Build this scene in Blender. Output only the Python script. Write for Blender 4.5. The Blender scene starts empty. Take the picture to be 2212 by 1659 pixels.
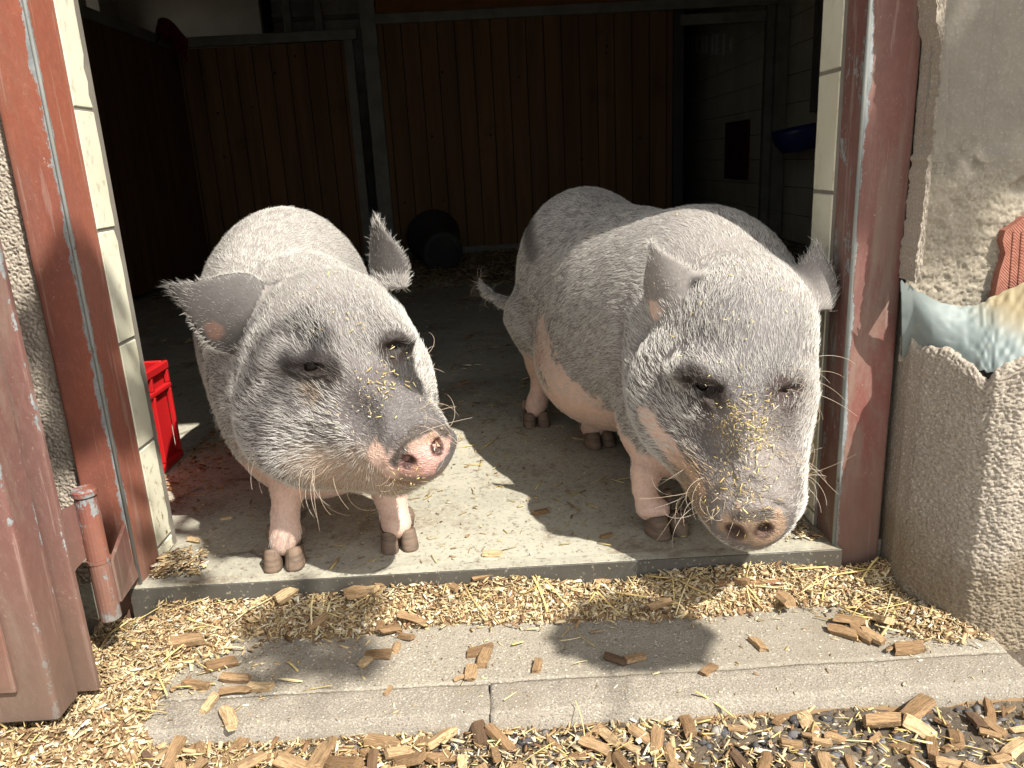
import bpy, math, random
import numpy as np
rng = np.random.default_rng(7); random.seed(7)
SC = bpy.context.scene
COL = SC.collection
# ---------------------------------------------------------------- camera
EYE = np.array([0.0, -1.30, 0.73])
PITCH, YAW, ROLL = [math.radians(a) for a in (15.8, 0.6, 2.95)]
FPX, PW, PH = 1700.0, 2212.0, 1659.0
fwd = np.array([math.sin(YAW)*math.cos(PITCH), math.cos(YAW)*math.cos(PITCH), -math.sin(PITCH)])
_r0 = np.array([math.cos(YAW), -math.sin(YAW), 0.0]); _u0 = np.cross(_r0, fwd)
cr = math.cos(ROLL)*_r0 - math.sin(ROLL)*_u0
cu = math.cos(ROLL)*_u0 + math.sin(ROLL)*_r0
import mathutils
cam_d = bpy.data.cameras.new('camera'); cam = bpy.data.objects.new('camera', cam_d); COL.objects.link(cam)
M = mathutils.Matrix(((cr[0], cu[0], -fwd[0], EYE[0]), (cr[1], cu[1], -fwd[1], EYE[1]), (cr[2], cu[2], -fwd[2], EYE[2]), (0, 0, 0, 1)))
cam.matrix_world = M
cam_d.sensor_fit = 'HORIZONTAL'; cam_d.sensor_width = 36.0; cam_d.lens = 36.0*FPX/PW
cam_d.clip_start = 0.02; cam_d.clip_end = 500
SC.camera = cam
# ---------------------------------------------------------------- light
SUN_AZ, SUN_EL = math.radians(43), math.radians(52)
sun_dir = np.array([math.sin(SUN_AZ)*math.cos(SUN_EL), -math.cos(SUN_AZ)*math.cos(SUN_EL), math.sin(SUN_EL)])
sl = bpy.data.lights.new('sun', 'SUN'); sl.energy = 5.0; sl.angle = math.radians(0.53); sl.color = (1.0, 0.94, 0.84)
so = bpy.data.objects.new('sun', sl); COL.objects.link(so); so.location = (2, -3, 5)
so.rotation_euler = mathutils.Vector(-sun_dir).to_track_quat('-Z', 'Y').to_euler()
W = bpy.data.worlds.new('World'); SC.world = W; W.use_nodes = True
wn = W.node_tree.nodes; wn.clear()
wo = wn.new('ShaderNodeOutputWorld'); wb = wn.new('ShaderNodeBackground'); ws = wn.new('ShaderNodeTexSky')
ws.sky_type = 'NISHITA'; ws.sun_disc = False; ws.sun_elevation = SUN_EL; ws.sun_rotation = math.pi - SUN_AZ
wb.inputs['Strength'].default_value = 0.15
wh = wn.new('ShaderNodeHueSaturation'); wh.inputs['Saturation'].default_value = 0.22      # the photo's white balance takes the blue out of the shade
W.node_tree.links.new(ws.outputs[0], wh.inputs['Color']); wm = wn.new('ShaderNodeMix'); wm.data_type = 'RGBA'; wm.blend_type = 'MULTIPLY'; wm.inputs[0].default_value = 1.0; wm.inputs[7].default_value = (1.0, .97, .91, 1)
W.node_tree.links.new(wh.outputs[0], wm.inputs[6]); W.node_tree.links.new(wm.outputs[2], wb.inputs[0]); W.node_tree.links.new(wb.outputs[0], wo.inputs[0])
SC.view_settings.view_transform = 'Standard'; SC.view_settings.look = 'None'
SC.view_settings.exposure = 0.88; SC.view_settings.gamma = 1.0
SC.cycles.max_bounces = 8

# ---------------------------------------------------------------- helpers: points
def _ray(x, y): return (x-PW/2)/FPX*cr - (y-PH/2)/FPX*cu + fwd
def at(x, y, Y):                       # point on the vertical plane y = Y
    d = _ray(x, y); return EYE + (Y-EYE[1])/d[1]*d
def atz(x, y, z=0.0):                  # point on the level z
    d = _ray(x, y); return EYE + (z-EYE[2])/d[2]*d
def atx(x, y, X):
    d = _ray(x, y); return EYE + (X-EYE[0])/d[0]*d
def unit(v):
    v = np.asarray(v, float); return v/(np.linalg.norm(v, axis=-1, keepdims=True)+1e-12)

def _hash(i, j, k, s):
    n = (i*73856093) ^ (j*19349663) ^ (k*83492791) ^ (s*2654435761)
    n = n & 0x7fffffff; n = (n ^ (n >> 13))*1274126177 & 0x7fffffff; n = n ^ (n >> 16)
    return (n & 0xffff)/65535.0
def vnoise(p, scale, seed=0, octv=1):  # value noise in [-1,1]
    p = np.asarray(p, float); out = 0; amp = 1; tot = 0
    for o in range(octv):
        q = p*scale*(2**o); f = np.floor(q).astype(np.int64); t = q-f; t = t*t*(3-2*t); r = 0
        for a in (0, 1):
            for b in (0, 1):
                for c in (0, 1):
                    w = (t[..., 0] if a else 1-t[..., 0])*(t[..., 1] if b else 1-t[..., 1])*(t[..., 2] if c else 1-t[..., 2])
                    r = r + w*_hash(f[..., 0]+a, f[..., 1]+b, f[..., 2]+c, seed+o*17)
        out = out + amp*(r*2-1); tot += amp; amp *= .5
    return out/tot
def lumps(p, scale, seed=0):           # rounded grains: 1 on a grain's top, 0 between grains
    q = np.asarray(p, float)*scale; f = np.floor(q).astype(np.int64); best = np.full(q.shape[:-1], 9.0)
    for a in (-1, 0, 1):
        for b in (-1, 0, 1):
            g = f+np.array([a, b]); jx = _hash(g[..., 0], g[..., 1], 0*g[..., 0], seed); jy = _hash(g[..., 0], g[..., 1], 0*g[..., 0]+1, seed)
            d = (g[..., 0]+jx-q[..., 0])**2+(g[..., 1]+jy-q[..., 1])**2; best = np.minimum(best, d)
    return np.clip(1-best*1.6, 0, 1)

# ---------------------------------------------------------------- helpers: objects
def mesh(name, V, F, mats, smooth=False, colr=None, midx=None):
    V = np.asarray(V, float); me = bpy.data.meshes.new(name)
    if isinstance(F, np.ndarray):
        n, k = F.shape; me.vertices.add(len(V)); me.vertices.foreach_set('co', V.astype(np.float32).ravel())
        me.loops.add(n*k); me.loops.foreach_set('vertex_index', F.astype(np.int32).ravel())
        me.polygons.add(n); me.polygons.foreach_set('loop_start', np.arange(0, n*k, k, dtype=np.int32))
        me.polygons.foreach_set('loop_total', np.full(n, k, np.int32)); me.update(calc_edges=True)
    else:
        me.from_pydata([tuple(v) for v in V], [], [tuple(int(i) for i in f) for f in F]); me.update()
    for m in (mats if isinstance(mats, (list, tuple)) else [mats]): me.materials.append(m)
    if colr is not None:
        a = me.attributes.new('tint', 'FLOAT_COLOR', 'POINT')
        c = np.ones((len(V), 4), np.float32); c[:, :3] = colr; a.data.foreach_set('color', c.ravel())
    if midx is not None: me.polygons.foreach_set('material_index', np.asarray(midx, np.int32))
    if smooth: me.polygons.foreach_set('use_smooth', np.ones(len(me.polygons), bool))
    return me
def tag(o, label=None, cat=None, group=None, kind=None):
    for k, v in (('label', label), ('category', cat), ('group', group), ('kind', kind)):
        if v: o[k] = v
    return o
def obj(name, V, F, mats, parent=None, smooth=False, colr=None, midx=None, origin=None):
    V = np.asarray(V, float)
    if parent is not None: org = np.array(parent['_o'])
    else:
        org = origin if origin is not None else np.array([(V[:, 0].min()+V[:, 0].max())/2, (V[:, 1].min()+V[:, 1].max())/2, V[:, 2].min()])
    o = bpy.data.objects.new(name, mesh(name, V-org, F, mats, smooth, colr, midx)); COL.objects.link(o)
    if parent is not None: o.parent = parent
    else: o.location = org
    o['_o'] = [float(x) for x in org]
    return o
def root(name, loc, label, cat, group=None):
    o = bpy.data.objects.new(name, None); COL.objects.link(o); o.location = loc; o['_o'] = [float(x) for x in loc]
    return tag(o, label, cat, group)
class MB:                               # collects simple shapes into one mesh
    def __init__(s): s.v = []; s.f = []
    def add(s, V, F):
        n = len(s.v); s.v += [tuple(map(float, v)) for v in V]; s.f += [tuple(i+n for i in f) for f in F]; return s
    def box(s, a, b, bev=0.0):
        a = np.minimum(a, b).astype(float) if False else np.array([min(a[i], b[i]) for i in range(3)], float); b2 = np.array([max(a[i], b[i]) for i in range(3)], float)
        return s
    def hexa(s, P, bev=0.0): return s
def _box(mb, a, b, bev=0.0):
    lo = np.minimum(np.asarray(a, float), np.asarray(b, float)); hi = np.maximum(np.asarray(a, float), np.asarray(b, float))
    bev = min(bev, *(0.45*(hi-lo)))
    if bev <= 0:
        V = [(x, y, z) for x in (lo[0], hi[0]) for y in (lo[1], hi[1]) for z in (lo[2], hi[2])]
        return mb.add(V, [(0, 1, 3, 2), (4, 6, 7, 5), (0, 4, 5, 1), (2, 3, 7, 6), (0, 2, 6, 4), (1, 5, 7, 3)])
    V = []; idx = {}
    for sx in (0, 1):
        for sy in (0, 1):
            for sz in (0, 1):
                c = np.array([(lo, hi)[sx][0], (lo, hi)[sy][1], (lo, hi)[sz][2]]); s = np.array([1-2*sx, 1-2*sy, 1-2*sz])*bev
                for ax in range(3):
                    q = c+s; q[ax] = c[ax]; idx[(sx, sy, sz, ax)] = len(V); V.append(q)
    I = idx; F = []
    for ax in range(3):
        o1, o2 = [a for a in range(3) if a != ax]
        for s in (0, 1):
            ring = []
            for (p, q) in ((0, 0), (1, 0), (1, 1), (0, 1)):
                k = [0, 0, 0]; k[ax] = s; k[o1] = p; k[o2] = q; ring.append(I[(k[0], k[1], k[2], ax)])
            F.append(ring)
    for ax in range(3):                   # edges along ax
        o1, o2 = [a for a in range(3) if a != ax]
        for p in (0, 1):
            for q in (0, 1):
                k0 = [0, 0, 0]; k0[o1] = p; k0[o2] = q; k1 = list(k0); k1[ax] = 1
                F.append([I[(*k0, o1)], I[(*k1, o1)], I[(*k1, o2)], I[(*k0, o2)]])
    for sx in (0, 1):
        for sy in (0, 1):
            for sz in (0, 1): F.append([I[(sx, sy, sz, a)] for a in range(3)])
    return mb.add(V, F)
MB.box = _box
def _tube(mb, pts, r, n=8, caps=True):
    pts = np.asarray(pts, float); m = len(pts); r = np.broadcast_to(np.asarray(r, float), (m,)); V = []; F = []
    t = unit(np.gradient(pts, axis=0)); ref = np.array([0.3, 0.2, 0.93]) if abs(t[0][2]) < .8 else np.array([0.93, 0.3, .2])
    for i in range(m):
        a = unit(np.cross(t[i], ref)); b = np.cross(t[i], a)
        for k in range(n):
            an = 2*math.pi*k/n; V.append(pts[i]+r[i]*(math.cos(an)*a+math.sin(an)*b))
    for i in range(m-1):
        for k in range(n):
            k2 = (k+1) % n; F.append((i*n+k, i*n+k2, (i+1)*n+k2, (i+1)*n+k))
    if caps: F.append(tuple(range(n-1, -1, -1))); F.append(tuple((m-1)*n+k for k in range(n)))
    return mb.add(V, F)
MB.tube = _tube
def _prism(mb, poly, axis_vec):         # polygon in 3-D pushed along a vector
    P = np.asarray(poly, float); n = len(P); Q = P+np.asarray(axis_vec, float)
    F = [tuple(range(n-1, -1, -1)), tuple(range(n, 2*n))]+[(i, (i+1) % n, n+(i+1) % n, n+i) for i in range(n)]
    return mb.add(list(P)+list(Q), F)
MB.prism = _prism
def _build(mb, name, m, parent=None, smooth=False): return obj(name, mb.v, mb.f, m, parent, smooth)
MB.build = _build
def grid(fn, us, vs):                   # fn(U,V)->(...,3)
    U, Vv = np.meshgrid(us, vs, indexing='ij'); P = fn(U, Vv); a, b = U.shape
    I = np.arange(a*b).reshape(a, b)
    F = np.stack([I[:-1, :-1], I[1:, :-1], I[1:, 1:], I[:-1, 1:]], -1).reshape(-1, 4)
    return P.reshape(-1, 3), F

# ---------------------------------------------------------------- helpers: materials
class NT:
    def __init__(s, name, rough=.8, spec=.3):
        s.m = bpy.data.materials.new(name); s.m.use_nodes = True; s.t = s.m.node_tree; s.b = s.t.nodes['Principled BSDF']
        s.b.inputs['Roughness'].default_value = rough; s.b.inputs['Specular IOR Level'].default_value = spec
        s._c = None
    def n(s, typ, **k):
        x = s.t.nodes.new(typ)
        for a, v in k.items(): setattr(x, a, v)
        return x
    def set(s, sock, v):
        if isinstance(v, bpy.types.NodeSocket): s.t.links.new(v, sock)
        elif isinstance(v, (tuple, list)) and len(v) == 3 and sock.type == 'RGBA': sock.default_value = (*v, 1)
        else: sock.default_value = v
    def co(s, scale=None, which='Object'):
        if s._c is None: s._c = s.n('ShaderNodeTexCoord')
        o = s._c.outputs[which]
        if scale is None: return o
        mp = s.n('ShaderNodeMapping'); s.set(mp.inputs[0], o); mp.inputs['Scale'].default_value = scale; return mp.outputs[0]
    def noise(s, scale, detail=4, rough=.6, vec=None, dist=0.0):
        x = s.n('ShaderNodeTexNoise'); s.set(x.inputs['Vector'], vec if vec is not None else s.co())
        x.inputs['Scale'].default_value = scale; x.inputs['Detail'].default_value = detail; x.inputs['Roughness'].default_value = rough; x.inputs['Distortion'].default_value = dist
        return x.outputs['Fac']
    def vor(s, scale, vec=None, feature='F1', out='Distance'):
        x = s.n('ShaderNodeTexVoronoi', feature=feature); s.set(x.inputs['Vector'], vec if vec is not None else s.co()); x.inputs['Scale'].default_value = scale
        return x.outputs[out]
    def ramp(s, fac, a, b, inv=False):    # smooth 0..1 between a and b
        x = s.n('ShaderNodeMapRange', interpolation_type='SMOOTHSTEP'); s.set(x.inputs[0], fac); x.inputs[1].default_value = a; x.inputs[2].default_value = b
        x.inputs[3].default_value = 1.0 if inv else 0.0; x.inputs[4].default_value = 0.0 if inv else 1.0; return x.outputs[0]
    def mix(s, fac, a, b, mode='MIX'):
        x = s.n('ShaderNodeMix', data_type='RGBA', blend_type=mode); s.set(x.inputs[0], fac); s.set(x.inputs[6], a); s.set(x.inputs[7], b); return x.outputs[2]
    def math(s, op, a, b=0.0):
        x = s.n('ShaderNodeMath', operation=op); s.set(x.inputs[0], a); s.set(x.inputs[1], b); return x.outputs[0]
    def sep(s, vec):
        x = s.n('ShaderNodeSeparateXYZ'); s.set(x.inputs[0], vec); return x.outputs
    def attr(s, name, out='Color'):
        x = s.n('ShaderNodeAttribute', attribute_name=name); return x.outputs[out]
    def bump(s, h, strength=.5, dist=.01):
        x = s.n('ShaderNodeBump'); s.set(x.inputs['Height'], h); x.inputs['Strength'].default_value = strength; x.inputs['Distance'].default_value = dist
        s.t.links.new(x.outputs[0], s.b.inputs['Normal'])
    def out(s, col=None, rough=None, metal=None):
        if col is not None: s.set(s.b.inputs['Base Color'], col)
        if rough is not None: s.set(s.b.inputs['Roughness'], rough)
        if metal is not None: s.set(s.b.inputs['Metallic'], metal)
        return s.m
def simple(name, col, rough=.7, spec=.3, var=.25, sc=8.0):
    k = NT(name, rough, spec); c2 = tuple(x*(1-var) for x in col); return k.out(k.mix(k.ramp(k.noise(sc), .35, .65), col, c2))

def m_painted_steel(name, worn, dark):
    k = NT(name, .6, .35); st = k.co((1, 1, .40)); n1 = k.noise(20, 7, .72, st, .3); n2 = k.noise(95, 6, .75, k.co((1, 1, .6))); n3 = k.noise(3.5, 4, .6, st)
    red = k.mix(k.ramp(n3, .36, .66), (.255, .082, .050), (.18, .070, .056)) if not dark else k.mix(k.ramp(n3, .35, .68), (.185, .068, .056), (.145, .075, .064))
    red = k.mix(k.math('MULTIPLY', k.ramp(n2, .45, .7), .4), red, k.mix(1.0, red, (1.5, 1.6, 1.6), 'MULTIPLY'))
    wz = k.ramp(k.noise(5.5, 7, .72, k.co((1.6, 1.6, .35)), .6), .48, .66); red = k.mix(k.math('MULTIPLY', wz, .62 if dark else .25), red, (.22, .175, .14))
    scr = k.ramp(k.noise(70, 3, .6, k.co((1, 1, .045))), .61, .635); red = k.mix(k.math('MULTIPLY', scr, .22), red, (.42, .33, .29))
    spk = k.math('MULTIPLY', k.ramp(k.noise(190, 5, .75, k.co((1, 1, .55))), .60, .66), .6); red = k.mix(k.math('MULTIPLY', spk, k.ramp(k.noise(7, 4, .6), .35, .7)), red, (.40, .30, .26))
    splat = k.ramp(k.noise(26, 5, .7, k.co((1, 1, .7))), .70, .72); red = k.mix(k.math('MULTIPLY', splat, .6), red, (.46, .41, .36))
    zinc = k.mix(k.ramp(k.noise(40, 5, .7), .3, .7), (.17, .185, .19), (.28, .30, .31)); zinc = k.mix(k.ramp(n2, .60, .64), zinc, (.20, .09, .06))
    e = k.math('ADD', k.math('MULTIPLY', k.attr('tint', 'Fac'), .30), k.math('ADD', k.math('MULTIPLY', n1, .62), k.math('MULTIPLY', n2, .28)))
    mask = k.ramp(e, worn, worn+.014); c = k.mix(mask, red, zinc)
    z = k.sep(k.co(None, 'Object'))[2]; dirt = k.math('MULTIPLY', k.ramp(k.math('ADD', z, k.math('MULTIPLY', n1, .30)), .12, .52, True), .80); c = k.mix(dirt, c, k.mix(n1, (.085, .060, .045), (.21, .15, .11)))
    k.bump(k.math('ADD', k.math('MULTIPLY', mask, -.7), k.math('MULTIPLY', n2, .6)), .5, .0025)
    return k.out(c, k.mix(mask, (.62, .62, .62), (.45, .45, .45)))
def m_galv(name, rust):
    k = NT(name, .5, .5); n1 = k.noise(22, 6, .7); n2 = k.noise(6, 4)
    dk = .30 if rust < .6 else 1.0; c = k.mix(k.ramp(n2, .3, .7), tuple(dk*x for x in ((.17, .185, .18) if dk == 1.0 else (.17, .15, .115))), tuple(dk*x for x in ((.26, .275, .265) if dk == 1.0 else (.24, .23, .20))))
    if rust < .6: n1 = k.math('SUBTRACT', n1, k.math('MULTIPLY', k.sep(k.co())[2], 2.2)); rust = .60
    c = k.mix(k.ramp(n1, rust, rust+.07), c, (.085, .04, .025)); c = k.mix(k.ramp(k.noise(150, 3), .6, .75), c, (.3, .27, .2))
    k.bump(n1, .3, .002); return k.out(c, .55)
def m_tile():
    k = NT('cream_tile', .25, .5); n = k.noise(3, 3); c = k.mix(k.ramp(n, .35, .7), (.70, .69, .56), (.62, .60, .46))
    spec = k.ramp(k.noise(95, 5, .7, k.co((1, 1, .6))),   .55, .63); z = k.sep(k.co())[2]
    low = k.ramp(k.math('ADD', z, k.math('MULTIPLY', k.noise(4, 3), .5)), .2, .62, True)
    amt = k.math('MULTIPLY', spec, k.math('ADD', .30, k.math('MULTIPLY', low, .70))); c = k.mix(amt, c, (.16, .105, .05))
    k.bump(spec, .2, .001); return k.out(c, k.mix(amt, (.22, .22, .22), (.8, .8, .8)))
def m_roughcast(name='roughcast', f=1.0):
    k = NT(name, .95, .1); n = k.noise(2.5, 4); c = k.mix(k.ramp(n, .3, .7), tuple(f*x for x in (.36, .32, .27)), tuple(f*x for x in (.27, .235, .195)))
    g = k.noise(260, 4, .7); c = k.mix(k.ramp(g, .5, .72), c, (.55, .49, .41)); c = k.mix(k.ramp(g, .42, .28), c, (.17, .14, .11))
    z = k.sep(k.co())[2]; low = k.ramp(k.math('ADD', z, k.math('MULTIPLY', k.noise(9, 4), .22)), .10, .24, True)
    c = k.mix(k.math('MULTIPLY', low, .55), c, (.14, .10, .05)); k.bump(g, .5, .003); return k.out(c)
def m_barn_floor():
    k = NT('barn_concrete', .7, .35); n = k.noise(1.7, 6, .62, None, .5); c = k.mix(k.ramp(n, .32, .66), (.41, .395, .325), (.27, .26, .215))
    s = k.ramp(k.noise(5, 6, .7), .52, .72); c = k.mix(k.math('MULTIPLY', s, .7), c, (.17, .12, .07))
    f = k.noise(120, 5, .75); c = k.mix(k.ramp(f, .55, .66), c, (.46, .42, .32)); c = k.mix(k.ramp(f, .44, .36), c, (.15, .13, .10)); c = k.mix(k.math('MULTIPLY', k.ramp(k.noise(34, 5, .75), .56, .70), .75), c, (.12, .09, .06)); c = k.mix(k.math('MULTIPLY', k.ramp(k.noise(11, 6, .75), .55, .68), .5), c, (.15, .10, .06))
    cr_ = k.vor(2.2, k.n('ShaderNodeVectorMath', operation='ADD').outputs[0] if False else k.co(), 'DISTANCE_TO_EDGE')
    w = k.noise(9, 3); line = k.ramp(k.math('ADD', cr_, k.math('MULTIPLY', k.math('SUBTRACT', w, .5), .12)), .0, .006, True)
    near = k.ramp(k.sep(k.co())[0], -.25, -.05, True); c = k.mix(k.math('MULTIPLY', k.math('MULTIPLY', line, near), .55), c, (.05, .04, .03))
    k.bump(f, .25, .002); return k.out(c, k.mix(s, (.55, .55, .55), (.8, .8, .8)))
def m_aggregate(name, base, fine):
    k = NT(name, .92, .15); n = k.noise(3, 5); c = k.mix(k.ramp(n, .3, .7), base, tuple(x*.72 for x in base))
    c = k.mix(k.math('MULTIPLY', k.ramp(k.noise(7, 4, .7), .55, .75), .5), c, (.16, .115, .07))
    x = k.n('ShaderNodeTexVoronoi'); k.set(x.inputs['Vector'], k.co()); x.inputs['Scale'].default_value = fine
    r = k.sep(x.outputs['Color']); dot = k.ramp(x.outputs['Distance'], .2, .42, True)
    lt = k.math('MULTIPLY', dot, k.ramp(r[0], .62, .72)); dk = k.math('MULTIPLY', dot, k.ramp(r[1], .74, .82))
    y_ = k.n('ShaderNodeTexVoronoi'); k.set(y_.inputs['Vector'], k.co()); y_.inputs['Scale'].default_value = fine*2.3; r2 = k.sep(y_.outputs['Color']); d2 = k.ramp(y_.outputs['Distance'], .2, .42, True)
    c = k.mix(k.math('MULTIPLY', k.math('MULTIPLY', d2, k.ramp(r2[0], .6, .7)), .75), c, (.58, .52, .43)); c = k.mix(k.math('MULTIPLY', k.math('MULTIPLY', d2, k.ramp(r2[1], .68, .76)), .7), c, (.12, .10, .085))
    c = k.mix(k.math('MULTIPLY', lt, .9), c, (.64, .58, .50)); c = k.mix(k.math('MULTIPLY', dk, .85), c, (.085, .08, .08))
    g = k.noise(320, 3, .7); c = k.mix(k.ramp(g, .42, .6), tuple(x*.6 for x in base), c)
    k.bump(k.math('ADD', k.math('MULTIPLY', dot, .5), g), .55, .0025); return k.out(c)
def m_ground():
    k = NT('gravel_ground', .95, .15); c = k.mix(k.ramp(k.noise(6, 5), .35, .65), (.12, .095, .068), (.075, .062, .05)); c = k.mix(k.ramp(k.sep(k.co())[1], 39.25, 38.85), c, (.40, .36, .30))  # ground out of view is made paler to bounce light at the door
    x = k.n('ShaderNodeTexVoronoi'); k.set(x.inputs['Vector'], k.co()); x.inputs['Scale'].default_value = 75; r = k.sep(x.outputs['Color'])
    dot = k.ramp(x.outputs['Distance'], .25, .5, True); c = k.mix(k.math('MULTIPLY', dot, k.ramp(r[0], .5, .55)), c, k.mix(r[1], (.07, .075, .085), (.3, .28, .26)))
    k.bump(k.math('ADD', dot, k.noise(200, 3)), .7, .004); return k.out(c)
def m_planks(name, w, ax, a, b):
    k = NT(name, .75, .25); s = k.sep(k.co()); u = k.math('DIVIDE', s[ax], w); idn = k.math('FLOOR', u)
    fr = k.math('FRACT', u); gap = k.ramp(k.math('ABSOLUTE', k.math('SUBTRACT', fr, .5)), .465, .49)
    wn_ = k.n('ShaderNodeTexWhiteNoise', noise_dimensions='1D'); k.set(wn_.inputs['W'], idn)
    sc = (14, 14, .9); g = k.noise(1.0, 5, .6, k.co(sc), .4); c = k.mix(k.ramp(g, .3, .7), a, b); c = k.mix(k.math('MULTIPLY', wn_.outputs[0], .45), c, tuple(x*.45 for x in a))
    kn = k.ramp(k.vor(5.5), .04, .075, True); c = k.mix(kn, c, (.03, .015, .008))
    st = k.ramp(k.noise(2.2, 4), .55, .75); c = k.mix(k.math('MULTIPLY', st, .6), c, (.05, .03, .018)); c = k.mix(gap, c, (.008, .005, .003))
    k.bump(k.math('SUBTRACT', k.math('MULTIPLY', g, .2), gap), .8, .008); return k.out(c)
def m_tint(name, rough=.85, spec=.2, grain=None, sss=0.0):   # colour carried by the pieces themselves
    k = NT(name, rough, spec); c = k.attr('tint')
    if grain: g = k.noise(grain, 4, .7); c = k.mix(k.ramp(g, .3, .7), k.mix(.35, c, (.05, .03, .012)), c); k.bump(g, .3, .001)
    return k.out(c)
def m_chip():
    k = NT('chip_wood', .85, .2); oi = k.n('ShaderNodeObjectInfo'); r = oi.outputs['Random']
    c = k.mix(k.ramp(r, 0, 1), (.22, .135, .07), (.40, .27, .15)); c = k.mix(k.ramp(r, .86, .9), c, (.58, .42, .24)); c = k.mix(k.ramp(r, .10, .07), c, (.11, .07, .045))
    g = k.noise(1, 5, .65, k.co((2.2, 26, 26)), .8); c = k.mix(k.ramp(g, .36, .60), k.mix(.62, c, (.07, .04, .02)), c)
    d = k.ramp(k.noise(4, 4, .7), .5, .68); c = k.mix(k.math('MULTIPLY', d, .4), c, (.14, .10, .065))
    k.bump(g, .6, .0015); return k.out(c)
# ================================================================ PIGS: one implicit surface each
def surface_nets(D, org, h):
    s = D < 0; nx, ny, nz = D.shape
    acc = np.zeros((nx-1, ny-1, nz-1, 3), np.float32); cnt = np.zeros((nx-1, ny-1, nz-1), np.float32)
    c = lambda A, o: A[o[0]:nx-1+o[0], o[1]:ny-1+o[1], o[2]:nz-1+o[2]]
    for ax in range(3):
        o1, o2 = [a for a in range(3) if a != ax]
        for p in (0, 1):
            for q in (0, 1):
                a = [0, 0, 0]; a[o1] = p; a[o2] = q; b = list(a); b[ax] = 1
                da, db = c(D, a), c(D, b); m = (da < 0) != (db < 0); t = np.where(m, da/(da-db+1e-12), 0)
                for k in range(3): acc[..., k] += np.where(m, a[k]+(t if k == ax else 0), 0)
                cnt += m
    ok = cnt > 0; idx = -np.ones(ok.shape, np.int64); ii = np.argwhere(ok); idx[ok] = np.arange(len(ii))
    V = (ii+acc[ok]/cnt[ok][:, None])*h+org
    F = []
    for ax in range(3):
        o1, o2 = (ax+1) % 3, (ax+2) % 3
        sl0 = [slice(1, -1)]*3; sl0[ax] = slice(0, -1); sl1 = [slice(1, -1)]*3; sl1[ax] = slice(1, None)
        a, b = s[tuple(sl0)], s[tuple(sl1)]
        for flip, m in ((0, a & ~b), (1, ~a & b)):
            e = np.argwhere(m)+np.array([1 if k != ax else 0 for k in range(3)])
            if not len(e): continue
            d1 = np.zeros(3, int); d1[o1] = 1; d2 = np.zeros(3, int); d2[o2] = 1
            q = [e-d1-d2, e-d2, e, e-d1]
            q = np.stack([idx[x[:, 0], x[:, 1], x[:, 2]] for x in q], 1)
            F.append(q[:, ::-1] if flip else q)
    return V, np.concatenate(F)
class Clay:
    def __init__(s, lo, hi, h):
        s.lo = np.asarray(lo, float); s.h = h; n = np.ceil((np.asarray(hi)-s.lo)/h).astype(int)+1; s.D = np.full(n, .3, np.float32)
        s.ops = []
    def region(s, lo, hi):
        a = np.maximum(np.floor((lo-s.lo)/s.h).astype(int), 0); b = np.minimum(np.ceil((hi-s.lo)/s.h).astype(int)+1, s.D.shape)
        if np.any(b <= a): return None, None
        ax = [np.arange(a[k], b[k])*s.h+s.lo[k] for k in range(3)]
        P = np.stack(np.meshgrid(*ax, indexing='ij'), -1).astype(np.float32); return tuple(slice(a[k], b[k]) for k in range(3)), P
    def put(s, d, sl, k, sub):
        A = s.D[sl]
        if sub: d = -d; hh = np.maximum(k-np.abs(A-d), 0)/max(k, 1e-6); s.D[sl] = np.maximum(A, d)+hh*hh*k/4
        else: hh = np.maximum(k-np.abs(A-d), 0)/max(k, 1e-6); s.D[sl] = np.minimum(A, d)-hh*hh*k/4
    def ell(s, c, r, k=.05, X=None, sub=False):        # X: columns are the axes
        c = np.asarray(c, float); r = np.asarray(r, float); m = r.max()+k+.02; sl, P = s.region(c-m, c+m)
        if sl is None: return
        q = (P-c) if X is None else (P-c)@X
        k0 = np.sqrt(((q/r)**2).sum(-1))+1e-6; k1 = np.sqrt(((q/r**2)**2).sum(-1))+1e-6
        s.put(k0*(k0-1)/k1, sl, k, sub)
    def cone(s, a, b, ra, rb, k=.04, sub=False):
        a = np.asarray(a, float); b = np.asarray(b, float); m = max(ra, rb)+k+.02; sl, P = s.region(np.minimum(a, b)-m, np.maximum(a, b)+m)
        if sl is None: return
        ba = b-a; t = np.clip(((P-a)@ba)/(ba@ba), 0, 1); d = np.linalg.norm(P-a-t[..., None]*ba, axis=-1)-(ra+(rb-ra)*t)
        s.put(d, sl, k, sub)
    def hit(s, x, y, inset=0.0):            # first clay met on the sight line through a photo point
        d = _ray(x, y); t = np.arange(.7, 3.2, .0015); P = EYE+t[:, None]*d; i = np.rint((P-s.lo)/s.h).astype(int)
        ok = np.all((i >= 0) & (i < np.array(s.D.shape)), axis=1); i = np.clip(i, 0, np.array(s.D.shape)-1)
        v = np.where(ok, s.D[i[:, 0], i[:, 1], i[:, 2]], 1.0); j = np.argmax(v < 0)
        if v[j] >= 0: j = int(np.argmin(v))
        return P[j]+unit(d)*inset
    def path(s, pts, rs, k=.03, sub=False):
        for i in range(len(pts)-1): s.cone(pts[i], pts[i+1], rs[i], rs[i+1], k, sub)
    def ear(s, E, k=.014):
        b = E['b']; L = E['L']; m = L+.05; sl, P = s.region(b-m, b+m)
        if sl is None: return
        s.put(ear_dist(E, P)[0], sl, k, False)
def ear_frame(b, t, face, w0, wmax, cup, bend=0., th=.0045, blunt=1.12):
    d = unit(t-b); n = unit(face-d*(face@d)); v = np.cross(n, d)
    return dict(b=b, d=d, n=n, v=v, L=np.linalg.norm(t-b), w0=w0, wm=wmax, cup=cup, bend=bend, th=th, blunt=blunt)
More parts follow.
